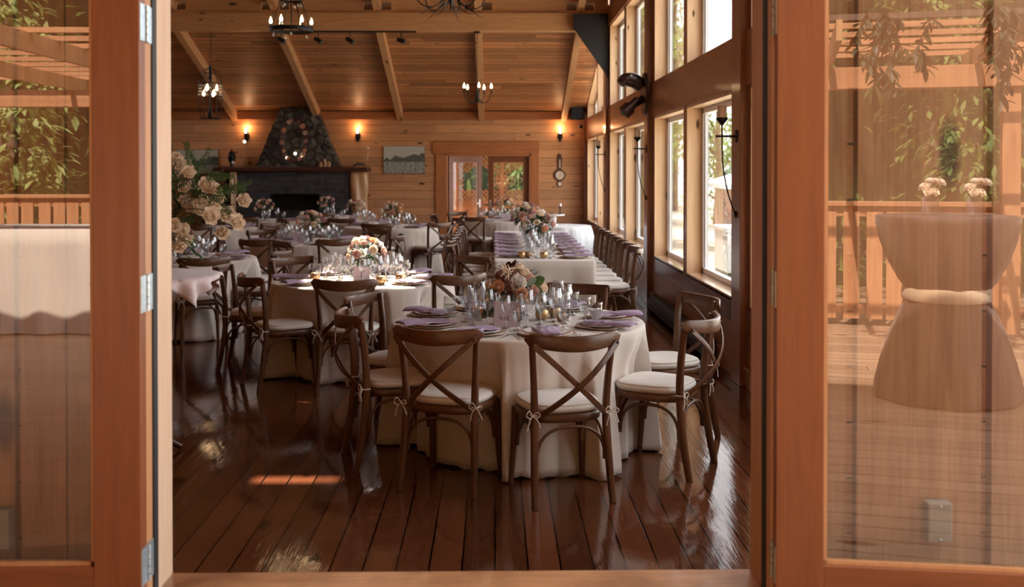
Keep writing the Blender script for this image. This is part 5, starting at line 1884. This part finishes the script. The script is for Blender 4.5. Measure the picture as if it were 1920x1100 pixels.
# ring chandelier
rc = empty('ring_chandelier', (-2.76, 14.2, 3.60))
tag(rc, 'black iron ring chandelier with lit candle bulbs hanging left at the top', 'chandelier')
rg = MB()
rg.sweep([(.29 * math.cos(a), .29 * math.sin(a), 0) for a in [2 * PI * k / 48 for k in range(48)]], rr(.010, .055), closed=True)
rg.build('ring', 'black_iron', rc)
rg = MB()
rg.sweep([(.15 * math.cos(a), .15 * math.sin(a), .40) for a in [2 * PI * k / 36 for k in range(36)]], rr(.010, .030), closed=True)
rg.build('ring', 'black_iron', rc)
hz = ceil_z(14.2) - 3.60
for k in range(4):
    a = R(35 + 90 * k)
    MB().tube([(.28 * math.cos(a), .28 * math.sin(a), .02), (.15 * math.cos(a), .15 * math.sin(a), .40), (0, 0, .95)], .006, 6).build('rod', 'black_iron', rc)
MB().tube([(0, 0, -.06), (0, 0, hz)], .009, 8).build('rod', 'black_iron', rc)
for k in range(6):
    a = R(12 + 60 * k)
    x, y = .27 * math.cos(a), .27 * math.sin(a)
    MB().lathe([(.028, .03), (.030, .038), (.014, .04), (.013, .075)], 12, c=(x, y, 0), capb=True).build('candle_cup', 'black_iron', rc)
    b = MB()
    flame_bulb(b, x, y, .075, 1.15)
    b.build('bulb', 'bulb', rc)
for k in range(9):
    a = R(40 * k)
    rr_ = .24 if k % 2 else .13
    zz = -.05 if k % 2 else .36
    MB().ball((rr_ * math.cos(a), rr_ * math.sin(a), zz - .03), .017, 8, 6, (1, 1, 1.6)).build('crystal', 'crystal', rc)

# scrolled iron chandelier, only its lower arms reach into the picture
ic = empty('scroll_chandelier', (-.51, 12.2, 3.66))
tag(ic, 'black scrolled iron chandelier cut by the top edge, above the table tops', 'chandelier')
MB().lathe([(0, -.11), (.008, -.10), (.012, -.07), (.007, -.06), (.024, .0), (.030, .08), (.018, .22), (.04, .26), (.02, .42)], 14).build('column', 'black_iron', ic)
MB().tube([(0, 0, .4), (0, 0, ceil_z(12.2) - 3.66)], .008, 6).build('chain', 'black_iron', ic)
for k in range(6):
    a = R(18 + 60 * k)
    c, s = math.cos(a), math.sin(a)
    def P(r_, z):
        return (r_ * c, r_ * s, z)
    ar = MB()
    ar.tube(spline([P(.02, .20), P(.10, .02), P(.24, -.07), P(.38, -.02), P(.44, .13), P(.44, .18)], 5), .0075, 7)
    ar.tube(spline([P(.24, -.07), P(.30, -.12), P(.37, -.16)], 4), [.006, .003], 6)
    ar.tube(spline([P(.10, .02), P(.16, -.10), P(.26, -.13)], 4), [.006, .003], 6)
    ar.build('arm', 'black_iron', ic)
    MB().lathe([(.036, 0), (.040, .014), (.014, .016), (.014, .07)], 12, c=(.44 * c, .44 * s, .18), capb=True).build('candle_cup', 'black_iron', ic)
    b = MB()
    flame_bulb(b, .44 * c, .44 * s, .25, 1.1)
    b.build('bulb', 'bulb', ic)

# small candle chandelier hanging from the cross beam
sc3 = empty('candle_chandelier', (-.30, 18.19, 2.88))
tag(sc3, 'small black candle arm chandelier hanging on a chain above the glass doors', 'chandelier')
MB().lathe([(0, -.01), (.02, 0), (.028, .06), (.022, .16), (.014, .22)], 12).build('column', 'black_iron', sc3)
chn = MB()
zc_, top_ = .22, 4.11 - 2.88
k = 0
while zc_ < top_ - .03:
    u = (1, 0) if k % 2 else (0, 1)
    chn.tube([(u[0] * .012 * math.cos(a), u[1] * .012 * math.cos(a), zc_ + .02 + .024 * math.sin(a)) for a in [2 * PI * q / 8 for q in range(8)]], .0035, 5, up=(u[1], u[0], 0), closed=True)
    zc_ += .038
    k += 1
chn.build('chain', 'black_iron', sc3)
MB().lathe([(.06, top_ - .03), (.06, top_ - .002)], 16, capb=True, capt=True).build('canopy', 'black_iron', sc3)
for k in range(5):
    a = R(-10 + 72 * k)
    c, s = math.cos(a), math.sin(a)
    MB().tube(spline([(0.015 * c, .015 * s, .08), (.10 * c, .10 * s, -.015), (.20 * c, .20 * s, .03), (.25 * c, .25 * s, .16)], 5), .007, 7).build('arm', 'black_iron', sc3)
    MB().lathe([(.022, .16), (.026, .17), (.011, .172), (.011, .235)], 10, c=(.25 * c, .25 * s, 0), capb=True).build('candle_cup', 'black_iron', sc3)
    b = MB()
    flame_bulb(b, .25 * c, .25 * s, .235, 1.1)
    b.build('bulb', 'bulb', sc3)

# beaded lantern chandelier on the far side of the cross beam
lc = empty('lantern_chandelier', (-4.94, 18.19, 2.58))
tag(lc, 'dark beaded lantern chandelier glowing in front of the fireplace side ceiling', 'chandelier')
MB().lathe([(.02, 0), (.045, .02), (.03, .16), (.012, .24), (.012, .66), (.03, .70), (.03, .92)], 12, capb=True).build('column', 'black_iron', lc)
MB().tube([(.01, 0, .92), (.01, 0, 4.11 - 2.58)], .006, 6).build('chain', 'black_iron', lc)
cg = MB()
for z, r_ in ((.02, .17), (.40, .20), (.62, .20), (.80, .10)):
    cg.tube([(r_ * math.cos(a), r_ * math.sin(a), z) for a in [2 * PI * q / 28 for q in range(28)]], .006, 5, closed=True)
for k in range(10):
    a = 2 * PI * k / 10
    cg.tube(spline([(.10 * math.cos(a), .10 * math.sin(a), .0), (.17 * math.cos(a), .17 * math.sin(a), .03), (.205 * math.cos(a), .205 * math.sin(a), .40), (.20 * math.cos(a), .20 * math.sin(a), .62), (.15 * math.cos(a), .15 * math.sin(a), .80), (.05 * math.cos(a), .05 * math.sin(a), .88)], 3), .004, 5)
cg.build('cage', 'black_iron', lc)
bd = MB()
for k in range(20):
    a = 2 * PI * k / 20
    for q in range(4):
        bd.ball((.195 * math.cos(a), .195 * math.sin(a), .42 + .055 * q), .012, 6, 5)
bd.build('beads', 'crystal', lc)
for k in range(6):
    a = R(20 + 60 * k)
    b = MB()
    flame_bulb(b, .11 * math.cos(a), .11 * math.sin(a), .40 if k % 2 else .50, 1.25)
    b.build('bulb', 'bulb', lc)

# track lighting under the cross beam
tk_ = empty('track_light', (-2.58, 18.14, 4.11))
tag(tk_, 'black ceiling track with four spotlight heads under the cross beam', 'track light')
MB().box(-1.25, 1.22, -.018, .018, -.028, 0).build('track', 'black_plate', tk_)
for x, rt in ((-1.12, 35), (-.48, 30), (.07, 35), (.96, 15)):
    hdx = MB()
    hdx.tube([(x, 0, -.02), (x, 0, -.12)], .008, 6)
    a = R(rt)
    d = Vector((math.cos(a), -.35, -math.sin(a)))
    c = Vector((x, 0, -.165))
    hdx.tube([c - d * .07, c + d * .075], [.036, .042], 16)
    hdx.build('spotlight_head', 'black_plate', tk_)

# black triangular panel in the corner under the beam
tp = MB().prism([(1.36, 4.38), (1.36, 4.14), (1.99 - .02, 3.28), (1.99 - .02, 4.38)], 'y', 17.88, 17.95).build('corner_panel', 'black_plate')
tag(tp, 'black triangular panel in the upper corner where beam meets window wall', 'panel')

# double spotlight on a round plate (window post)
ds = empty('double_spotlight', (XW - .066, 13.18, 2.66))
tag(ds, 'dark brown double spotlight on a round plate on the window wall post', 'spotlight')
MB().tube([(0, 0, 0), (-.022, 0, 0), (-.034, 0, 0)], [.27, .27, .25], 36, up=(0, 0, 1)).build('round_plate', 'brown_iron', ds)
h1 = MB()
h1.tube([(-.03, 0, .13), (-.10, -.02, .16)], .03, 10)
h1.tube(spline([(-.05, -.01, .10), (-.16, -.03, .17), (-.27, -.05, .17), (-.33, -.06, .12)], 5), [.085, .095, .085, .055], 16)
h1.build('spotlight_head', 'brown_iron', ds)
MB().ball((-.20, -.125, .215), .022, 10, 8).build('screw', 'zinc', h1 and ds.children[-1])
h2 = MB()
h2.tube([(-.03, 0, -.05), (-.12, -.03, -.12)], .045, 12)
h2.tube([(-.10, -.02, -.08), (-.24, -.06, -.20)], [.055, .060], 12)
h2.tube([(-.20, -.05, -.165), (-.29, -.08, -.245)], [.085, .085], 4)
h2.build('spotlight_head', 'brown_iron', ds)

# iron candle sconces on the window posts
def candle_sconce(y, lab):
    s = empty('candle_sconce', (XW - .066, y, 0))
    tag(s, lab, 'candle sconce', 'iron candle sconces on the window posts')
    MB().tube([(0, 0, 1.965), (-.008, 0, 1.965)], .052, 20, up=(0, 0, 1)).build('wall_plate', 'black_iron', s)
    st_ = MB()
    st_.tube([(0, 0, 1.965), (-.165, 0, 1.965)], .009, 8)
    st_.tube(spline([(-.115, 0, 2.055), (-.114, 0, 1.95), (-.108, 0, 1.75), (-.075, 0, 1.55), (-.035, 0, 1.42), (-.008, 0, 1.35)], 5), [.0065, .0055, .006], 7)
    st_.ball((-.004, 0, 1.345), .014, 8, 6, (1, 1, 2))
    st_.build('stem', 'black_iron', s)
    MB().lathe([(.006, 2.05), (.020, 2.065), (.043, 2.095), (.048, 2.11), (.044, 2.112)], 18, c=(-.115, 0, 0), capb=True, capt=True).build('cup', 'black_iron', s)
    MB().lathe([(.036, 2.112), (.036, 2.205), (.030, 2.208), (0, 2.203)], 18, c=(-.115, 0, 0)).build('candle', 'candle', s)
candle_sconce(8.22, 'iron candle sconce nearest to the doorway, its long tail curving to the post')
candle_sconce(13.10, 'iron candle sconce below the double spotlight')
candle_sconce(18.05, 'iron candle sconce farthest down the window wall')

# black baseboard heater
bh = empty('baseboard_heater', (XW - .035, 10.8, 0))
tag(bh, 'long black baseboard heater along the foot of the window wall', 'heater')
MB().prism([(0, .03), (-.09, .03), (-.10, .06), (-.10, .15), (-.06, .20), (0, .20)], 'y', -1.7, 1.7)
hb_ = MB()
pf = [(0, .03), (-.085, .03), (-.10, .05), (-.10, .14), (-.055, .20), (0, .20)]
hb_.add([(x, -1.7, z) for x, z in pf] + [(x, 1.7, z) for x, z in pf], [tuple(range(6)), tuple(range(11, 5, -1))] + [(i, i + 6, (i + 1) % 6 + 6, (i + 1) % 6) for i in range(6)])
hb_.build('housing', 'black_plate', bh)
MB().box(-.106, -.10, -1.68, 1.68, .06, .075).box(-.106, -.10, -1.68, 1.68, .11, .125).build('louver', 'black_iron', bh)
MB().box(-.09, -.02, -1.65, -1.60, 0, .03).box(-.09, -.02, 1.60, 1.65, 0, .03).build('foot', 'black_plate', bh)

# grey outlet boxes on the outside wall behind the glazed doors
def outlet(x, z, lab):
    o = empty('outlet_box', (x, 3.262, z))
    tag(o, lab, 'outlet')
    MB().box(-.038, .038, -.045, .0, -.062, .062).build('cover', 'grey_box', o, bevel=0.004)
    MB().ball((0, -.046, .052), .004, 6, 5).ball((0, -.046, -.052), .004, 6, 5).build('screw', 'zinc', o)
outlet(1.395, .595, 'grey weatherproof outlet box seen through the glass of the right door')
outlet(-1.535, .590, 'grey weatherproof outlet box seen through the glass of the left door')

# ================================================================ OUTSIDE: DECK, RAILING, PERGOLA (mirrored in the door panes)
DZf = .358
def railing(p, q, name, lab, seed, gap=.03):
    p, q = Vector((*p, 0)), Vector((*q, 0))
    d = q - p
    ln = d.length
    ob = empty(name, (p.x, p.y, DZf), math.atan2(d.y, d.x))
    tag(ob, lab, 'railing')
    MB().box(0, ln, -.07, .07, 1.03, 1.07).build('handrail', 'rail_wood_x', ob, bevel=0.004)
    MB().box(0, ln, -.02, .02, .94, 1.03).box(0, ln, -.02, .02, .10, .18).build('rail', 'rail_wood_x', ob)
    bd_ = MB()
    x = .02
    rn = random.Random(seed)
    while x < ln - .14:
        bd_.box(x, x + .13, -.035, -.02, .06, .98)
        x += .13 + gap * rn.choice((.5, 1, 1, 2.0))
    bd_.build('boards', 'rail_wood_z', ob)
    k = 0
    while k * 1.8 <= ln + .01:
        MB().box(k * 1.8 - .045, k * 1.8 + .045, .02, .11, 0, 1.06).build('post', 'rail_wood_z', ob)
        k += 1
    return ob
railing((5.6, -3.1), (-.2, -3.1), 'deck_railing', 'wooden board railing mirrored in the right door pane behind the cocktail table', 3)
railing((-.25, -5.3), (-8.6, -5.3), 'deck_railing', 'wooden board railing mirrored in the left door pane above the white table', 4)
pg = empty('pergola', (0, 0, DZf))
tag(pg, 'pale timber pergola over the deck, mirrored in the door panes', 'pergola')
for x in (2.62, 5.2, -1.9):
    MB().box(x - .07, x + .07, -2.975, -2.845, 0, 2.30).build('post', 'rail_wood_z', pg, bevel=0.006)
for x in (-4.0, -7.2):
    MB().box(x - .07, x + .07, -5.17, -5.04, 0, 2.30).build('post', 'rail_wood_z', pg, bevel=0.006)
MB().box(-2.6, 5.8, -3.02, -2.97, 2.02, 2.20).box(-2.6, 5.8, -2.85, -2.80, 2.02, 2.20).build('beam', 'rail_wood_x', pg)
MB().box(-8.5, -2.6, -5.23, -5.18, 2.02, 2.20).box(-8.5, -2.6, -5.08, -5.03, 2.02, 2.20).build('beam', 'rail_wood_x', pg)
for k in range(12):
    x = -8.0 + 1.15 * k
    y0 = -5.6 if x < -2.4 else -3.5
    MB().box(x - .02, x + .02, y0, -.9, 2.20, 2.34).build('rafter', 'beam_y', pg)
for k in range(9):
    y = -5.4 + .5 * k
    MB().box(-8.5 if y < -3.5 else -8.5, -2.6 if y < -3.5 else 5.8, y - .02, y + .02, 2.34, 2.38).build('slat', 'rail_wood_x', pg)

# hanging vine over the deck (its leaves show dark in the panes)
vn = empty('climbing_vine', (0, 0, 0))
tag(vn, 'leafy climbing vine drooping from the pergola, dark in the right door pane', 'vine')
vl, vb = MB(), MB()
rn = random.Random(14)
for k in range(20):
    x0 = rn.uniform(1.3, 3.0)
    y0 = rn.uniform(-1.35, -.55)
    drop = rn.uniform(.2, .62)
    p = spline([(x0, y0, 2.72), (x0 + rn.uniform(-.1, .1), y0 - .05, 2.72 - drop * .5), (x0 + rn.uniform(-.15, .15), y0, 2.72 - drop)], 5)
    vb.tube(p, .004, 5)
    for q in range(len(p)):
        for _ in range(3):
            leaf(vl, p[q], (rn.uniform(-1, 1), rn.uniform(-1, 1), rn.uniform(-1.4, .2)), rn.uniform(.07, .12), rn.uniform(.028, .045), bend=.2)
vb.box(1.1, 3.2, -1.0, -.96, 2.70, 2.74)
vl.build('foliage', 'vine_leaf', vn)
vb.build('branches', 'bark', vn)

# cocktail table with a brown cloth tied by a sash
ct = empty('cocktail_table', (1.78, -.24, DZf))
tag(ct, 'cocktail table in a brown cloth pinched by a pale sash, mirrored in the right door', 'table')
prof = [(0, 1.072), (.39, 1.072), (.402, 1.066), (.400, 1.03), (.375, .92), (.33, .80), (.27, .69), (.235, .645), (.232, .58), (.26, .52), (.32, .38), (.37, .22), (.405, .08), (.41, .015)]
n = 80
vs_, fs = [], []
for r_, z in prof:
    for j in range(n):
        a = 2 * PI * j / n
        amp_ = .0 if z > 1.02 else .022 * min(1, (1.05 - z) * 2.2)
        rj = r_ * (1 + amp_ * math.sin(9 * a + 1) + amp_ * .6 * math.sin(14 * a))
        vs_.append((rj * math.cos(a), rj * math.sin(a), z))
for i in range(len(prof) - 1):
    for j in range(n):
        j2 = (j + 1) % n
        fs.append((i * n + j, (i + 1) * n + j, (i + 1) * n + j2, i * n + j2))
MB().add(vs_, fs, True).build('cloth_cover', 'brown_cloth', ct)
MB().lathe([(.243, .575), (.252, .59), (.250, .635), (.243, .655)], 60).build('sash', 'sash', ct)
for i, (dx, dy, lab) in enumerate(((.09, -.02, 'glass jar of pale flowers on the brown cocktail table, taller one'), (-.15, .05, 'glass jar of pale flowers on the brown cocktail table, farther from the post'))):
    j = empty('flower_jar', (1.78 - dx, -.24 + dy, DZf + 1.073))
    tag(j, lab, 'vase', 'jars of pale flowers')
    MB().lathe([(.045, 0), (.05, .01), (.05, .10), (.055, .11)], 18, capb=True).build('jar', 'stemware', j)
    ff = MB()
    for k in range(9):
        a = 2.4 * k
        bloom(OPEN['cream'], j, (.05 * math.cos(a) * (k / 9 + .3), .05 * math.sin(a) * (k / 9 + .3), .13 + .03 * (k % 3)), (math.cos(a), math.sin(a), .8), .032, 'flower')
# white clothed table seen in the left pane
wt = MB()
n = 60
def white_table():
    vs_, fs = [], []
    pts = []
    X0, X1, Y0, Y1 = -6.2, -2.2, -3.1, -2.3
    for (ax_, ay, bx, by) in ((X0, Y0, X1, Y0), (X1, Y0, X1, Y1), (X1, Y1, X0, Y1), (X0, Y1, X0, Y0)):
        L_ = math.hypot(bx - ax_, by - ay)
        k = int(L_ / .05)
        for i in range(k):
            t = i / k
            pts.append((ax_ + (bx - ax_) * t, ay + (by - ay) * t, (by - ay) / L_, -(bx - ax_) / L_, t * L_))
    n = len(pts)
    for i in range(8):
        t = max(0, i - 1) / 6
        for (px, py, nx, ny, s) in pts:
            o = (-.01 if i == 0 else .004) + .05 * t + .03 * t * math.sin(s * 14 + math.sin(s * 4))
            vs_.append((px + nx * o, py + ny * o, DZf + (.86 if i == 0 else .855 - .845 * t)))
    for i in range(7):
        for j in range(n):
            j2 = (j + 1) % n
            fs.append((i * n + j, (i + 1) * n + j, (i + 1) * n + j2, i * n + j2))
    fs.append(tuple(range(n - 1, -1, -1)))
    return vs_, fs
v_, f_ = white_table()
wt = MB().add(v_, f_, True).build('white_buffet_table', 'linen')
tag(wt, 'long table in floor length white cloth on the deck, mirrored in the left door', 'table')

# ================================================================ TREES AND NEIGHBOURS
def tree(name, x, y, h, r, lab, seed, mat='tree_leaf', n=2600, lsize=.16, zb=-.42, low=.35, group=None):
    rn = random.Random(seed)
    t = empty(name, (x, y, zb))
    tag(t, lab, 'tree', group)
    tr_ = MB()
    tr_.tube(spline([(0, 0, -.05), (.05 * h * .2, 0, h * .4), (0, .05, h * .85)], 4), [.03 * h, .02 * h, .008 * h], 9)
    lf = MB()
    blobs = []
    for k in range(16):
        a = rn.uniform(0, 2 * PI)
        zz = rn.uniform(low, .95)
        rad = r * (1.05 - zz * .6) * rn.uniform(.2, .9)
        c = Vector((rad * math.cos(a), rad * math.sin(a), zz * h))
        blobs.append((c, r * rn.uniform(.28, .5)))
        tr_.tube(spline([(0, 0, zz * h * .72), (c.x * .5, c.y * .5, zz * h * .9), tuple(c)], 3), [.008 * h, .003 * h], 6)
    for k in range(n):
        c, br = blobs[rn.randrange(16)]
        d = Vector((rn.gauss(0, 1), rn.gauss(0, 1), rn.gauss(0, 1))).normalized()
        p = c + d * br * rn.uniform(.55, 1.05)
        leaf(lf, p, (d.x + rn.uniform(-.6, .6), d.y + rn.uniform(-.6, .6), rn.uniform(-1, .4)), lsize * rn.uniform(.7, 1.3), lsize * .42, bend=.2, seg=2)
    tr_.build('trunk', 'bark', t)
    lf.build('foliage', mat, t)
    return t
# behind the deck railing
for i, a in enumerate(((2.3, -5.6, 5.0, 1.2, 'leafy tree mirrored in the right door pane above the railing', 'tree_leaf', .13),
                       (5.6, -6.2, 6.5, 1.5, 'tree mirrored beyond the pergola post at the right edge', 'tree_leaf', .15),
                       (-.2, -7.2, 6.0, 1.5, 'tree behind the railing mirrored near the right door stile', 'tree_leaf', .14),
                       (-3.4, -7.0, 3.4, 1.1, 'light green fern leaved shrub tree mirrored in the left door pane', 'fern_leaf', .17),
                       (-6.2, -7.2, 4.4, 1.3, 'broad pale green shrub tree mirrored at the far left edge', 'fern_leaf', .17),
                       )):
    tree('garden_tree', a[0], a[1], a[2], a[3], a[4], 40 + i, a[5], 2600, a[6], low=.18)
# wooded slopes all round
def slope(name, pts, h, lab, seed, n=5000, ls=.45):
    """a bank of trees following `pts`, rising to h, leaves over a dark earth bank"""
    rn = random.Random(seed)
    bank = MB()
    vs_, fs = [], []
    P_ = spline([(x, y, 0) for x, y in pts], 8)
    for i, p in enumerate(P_):
        t = (P_[min(i + 1, len(P_) - 1)] - P_[max(i - 1, 0)]).normalized()
        o = Vector((t.y, -t.x, 0))
        for k in range(7):
            u = k / 6
            q = p + o * (u * h * .5 + rn.uniform(-.3, .3))
            vs_.append((q.x, q.y, -.45 + h * (u ** .8) * (1 + .12 * math.sin(i * .9)) + rn.uniform(-.3, .3)))
    for i in range(len(P_) - 1):
        for k in range(6):
            q = i * 7 + k
            fs.append((q, q + 1, q + 8, q + 7))
    b = bank.add(vs_, fs, True).build('hill_' + name, 'forest')
    b['kind'] = 'structure'
    lf = MB()
    for _ in range(n):
        i = rn.randrange(len(P_) - 1)
        a, c = vs_[i * 7 + rn.randrange(7)], vs_[(i + 1) * 7 + rn.randrange(7)]
        p = Vector(a).lerp(Vector(c), rn.random()) + Vector((rn.uniform(-1, 1), rn.uniform(-1, 1), rn.uniform(0, 1.3)))
        leaf(lf, p, (rn.uniform(-1, 1), rn.uniform(-1, 1), rn.uniform(-1, .5)), ls * rn.uniform(.6, 1.3), ls * .4, seg=2)
    f = lf.build('woodland_foliage', 'tree_leaf')
    tag(f, lab, 'woodland', None, 'stuff')
slope('behind_deck', [(22, -12), (8, -12), (-4, -12.5), (-12, -9), (-17, 0), (-18, 12)], 11, 'dense woodland behind the deck, mirrored in both door panes', 5, 11000, .30)
slope('beyond_porch', [(-9, 33), (-2, 36), (3.2, 35.5)], 8, 'dense woodland beyond the porch lattice', 6, 2500)
# outside the windows
for i, a in enumerate(((9.0, 54.0, 19.0, 2.9, 'tall tree seen through the upper windows beyond the spotlight', .34), (8.6, 40.0, 6.0, 3.2, 'wide tree seen through the nearest window pane', .26),
                       (14.0, 57.0, 7.5, 3.4, 'distant tree beyond the white shed', .34), (5.7, 47.0, 15.0, 2.0, 'tall slim tree seen through the upper panes', .26),
                       (9.0, 66.0, 20.0, 4.0, 'very tall distant tree behind the slim one', .36))):
    tree('park_tree', a[0], a[1], a[2], a[3], a[4], 70 + i, 'tree_leaf', 2300, a[5], low=.2)
for i, a in enumerate(((-1.9, 30.0, 6.0, 1.4, 'dark green tree behind the lattice, toward the ajar door leaf'), (1.3, 30.5, 6.0, 1.4, 'dark green tree behind the lattice, toward the closed door leaf'), (4.6, 32.0, 7.0, 1.6, 'dark green tree beyond the porch corner'))):
    tree('porch_tree', a[0], a[1], a[2], a[3], a[4], 90 + i, 'dark_leaf' if i == 0 else 'tree_leaf', 2200, .2, low=.05)

# pale shed and white storage box outside the nearest window
sh = empty('garden_shed', (7.4, 27.5, -.42))
tag(sh, 'low weathered shed with a pale metal roof outside the window wall', 'shed')
MB().box(-1.0, 1.4, -2.2, 2.6, 0, 1.55).build('wall', 'shed_wood', sh)
MB().prism([(-1.35, 1.62), (.2, 2.05), (1.75, 1.62), (1.75, 1.72), (.2, 2.18), (-1.35, 1.74)], 'y', -2.5, 2.9).build('roof', 'roof_metal', sh)
wb = empty('storage_box', (4.95, 20.6, -.42))
tag(wb, 'white storage box on the grass just outside the nearest window', 'box')
MB().box(-.45, .45, -.6, .6, .12, .92).build('body', 'white_paint', wb, bevel=0.01)
MB().box(-.48, .48, -.63, .63, .92, 1.0).build('lid', 'white_paint', wb, bevel=0.015)
MB().box(-.44, .44, -.58, .58, 0, .12).build('plinth', 'dark_leaf', wb)

# porch beyond the glass doors
struct('added_porch_shade', MB().box(-3.2, 3.2, YF + .18, 26.2, 2.55, 2.68), 'bark')  # out of view, added to shade the porch floor and lattice
struct('porch_floor', MB().box(-3.2, 3.2, YF + .18, 27.0, -.10, -.005), 'deck')
lt = empty('lattice_screen', (0.2, 25.4, 0))
tag(lt, 'diagonal wooden lattice screen on the porch beyond the glass doors', 'screen')
MB().box(-2.2, 2.2, -.03, .03, .86, .93).box(-2.2, 2.2, -.03, .03, 2.05, 2.14).build('rail', 'rail_wood_x', lt)
for x in (-2.2, -1.12, -.02, 1.08, 2.2):
    MB().box(x - .04, x + .04, -.04, .04, 0, 2.14).build('post', 'rail_wood_z', lt)
la = MB()
s = .115
z0, z1 = .93, 2.05
x = -2.2 - (z1 - z0)
while x < 2.2:
    for sg in (1, -1):
        xa, xb = (x, x + (z1 - z0)) if sg > 0 else (x + (z1 - z0), x)
        pa, pb = Vector((xa, 0, z0)), Vector((xb, 0, z1))
        # clip to the frame
        def at_x(v):
            t = (v - pa.x) / (pb.x - pa.x)
            return pa.lerp(pb, t)
        q0, q1 = pa.copy(), pb.copy()
        for lim in (-2.2, 2.2):
            for nm_ in (0, 1):
                q = (q0, q1)[nm_]
                if (lim < 0 and q.x < lim) or (lim > 0 and q.x > lim):
                    if nm_ == 0:
                        q0 = at_x(lim)
                    else:
                        q1 = at_x(lim)
        if (q1 - q0).length <= .02:
            continue
        yo = .006 * sg
        # the middle of every bay is left open in a pointed arch
        L_, runs, cur = (q1 - q0).length, [], None
        for q_ in range(41):
            pp = q0.lerp(q1, q_ / 40)
            bay = (pp.x + 2.2) % 1.09 - .545
            open_ = 1.20 < pp.z < 1.80 - abs(bay) * .55 and abs(bay) < .40
            if not open_ and cur is None:
                cur = pp
            if cur is not None and (open_ or q_ == 40):
                if (pp - cur).length > .02:
                    runs.append((cur, pp))
                cur = None
        for q0, q1 in runs:
            la.sweep([q0 + Vector((0, yo, 0)), q1 + Vector((0, yo, 0))], [(-.018, -.004), (.018, -.004), (.018, .004), (-.018, .004)], up=(0, 1, 0), smooth=False)
    x += s
la.build('lattice', 'rail_wood_x', lt)
MB().box(-2.2, 2.2, -.05, -.03, .18, .30).box(-2.2, 2.2, -.05, -.03, .42, .56).box(-2.2, 2.2, -.05, -.03, .66, .82).build('boards', 'rail_wood_x', lt)
bn = empty('porch_bench', (-.85, 24.6, 0))
tag(bn, 'pale wooden bench with a back rail beyond the ajar door leaf', 'bench')
MB().box(-.6, .6, -.2, .2, .42, .46).build('seat', 'rail_wood_x', bn)
MB().box(-.6, .6, .18, .21, .80, .95).box(-.6, .6, .18, .21, .60, .70).build('backrest', 'rail_wood_x', bn)
for sx in (-.56, .56):
    for sy in (-.17, .19):
        MB().box(sx - .03, sx + .03, sy - .03, sy + .03, 0, .42 if sy < 0 else .95).build('leg', 'rail_wood_z', bn)
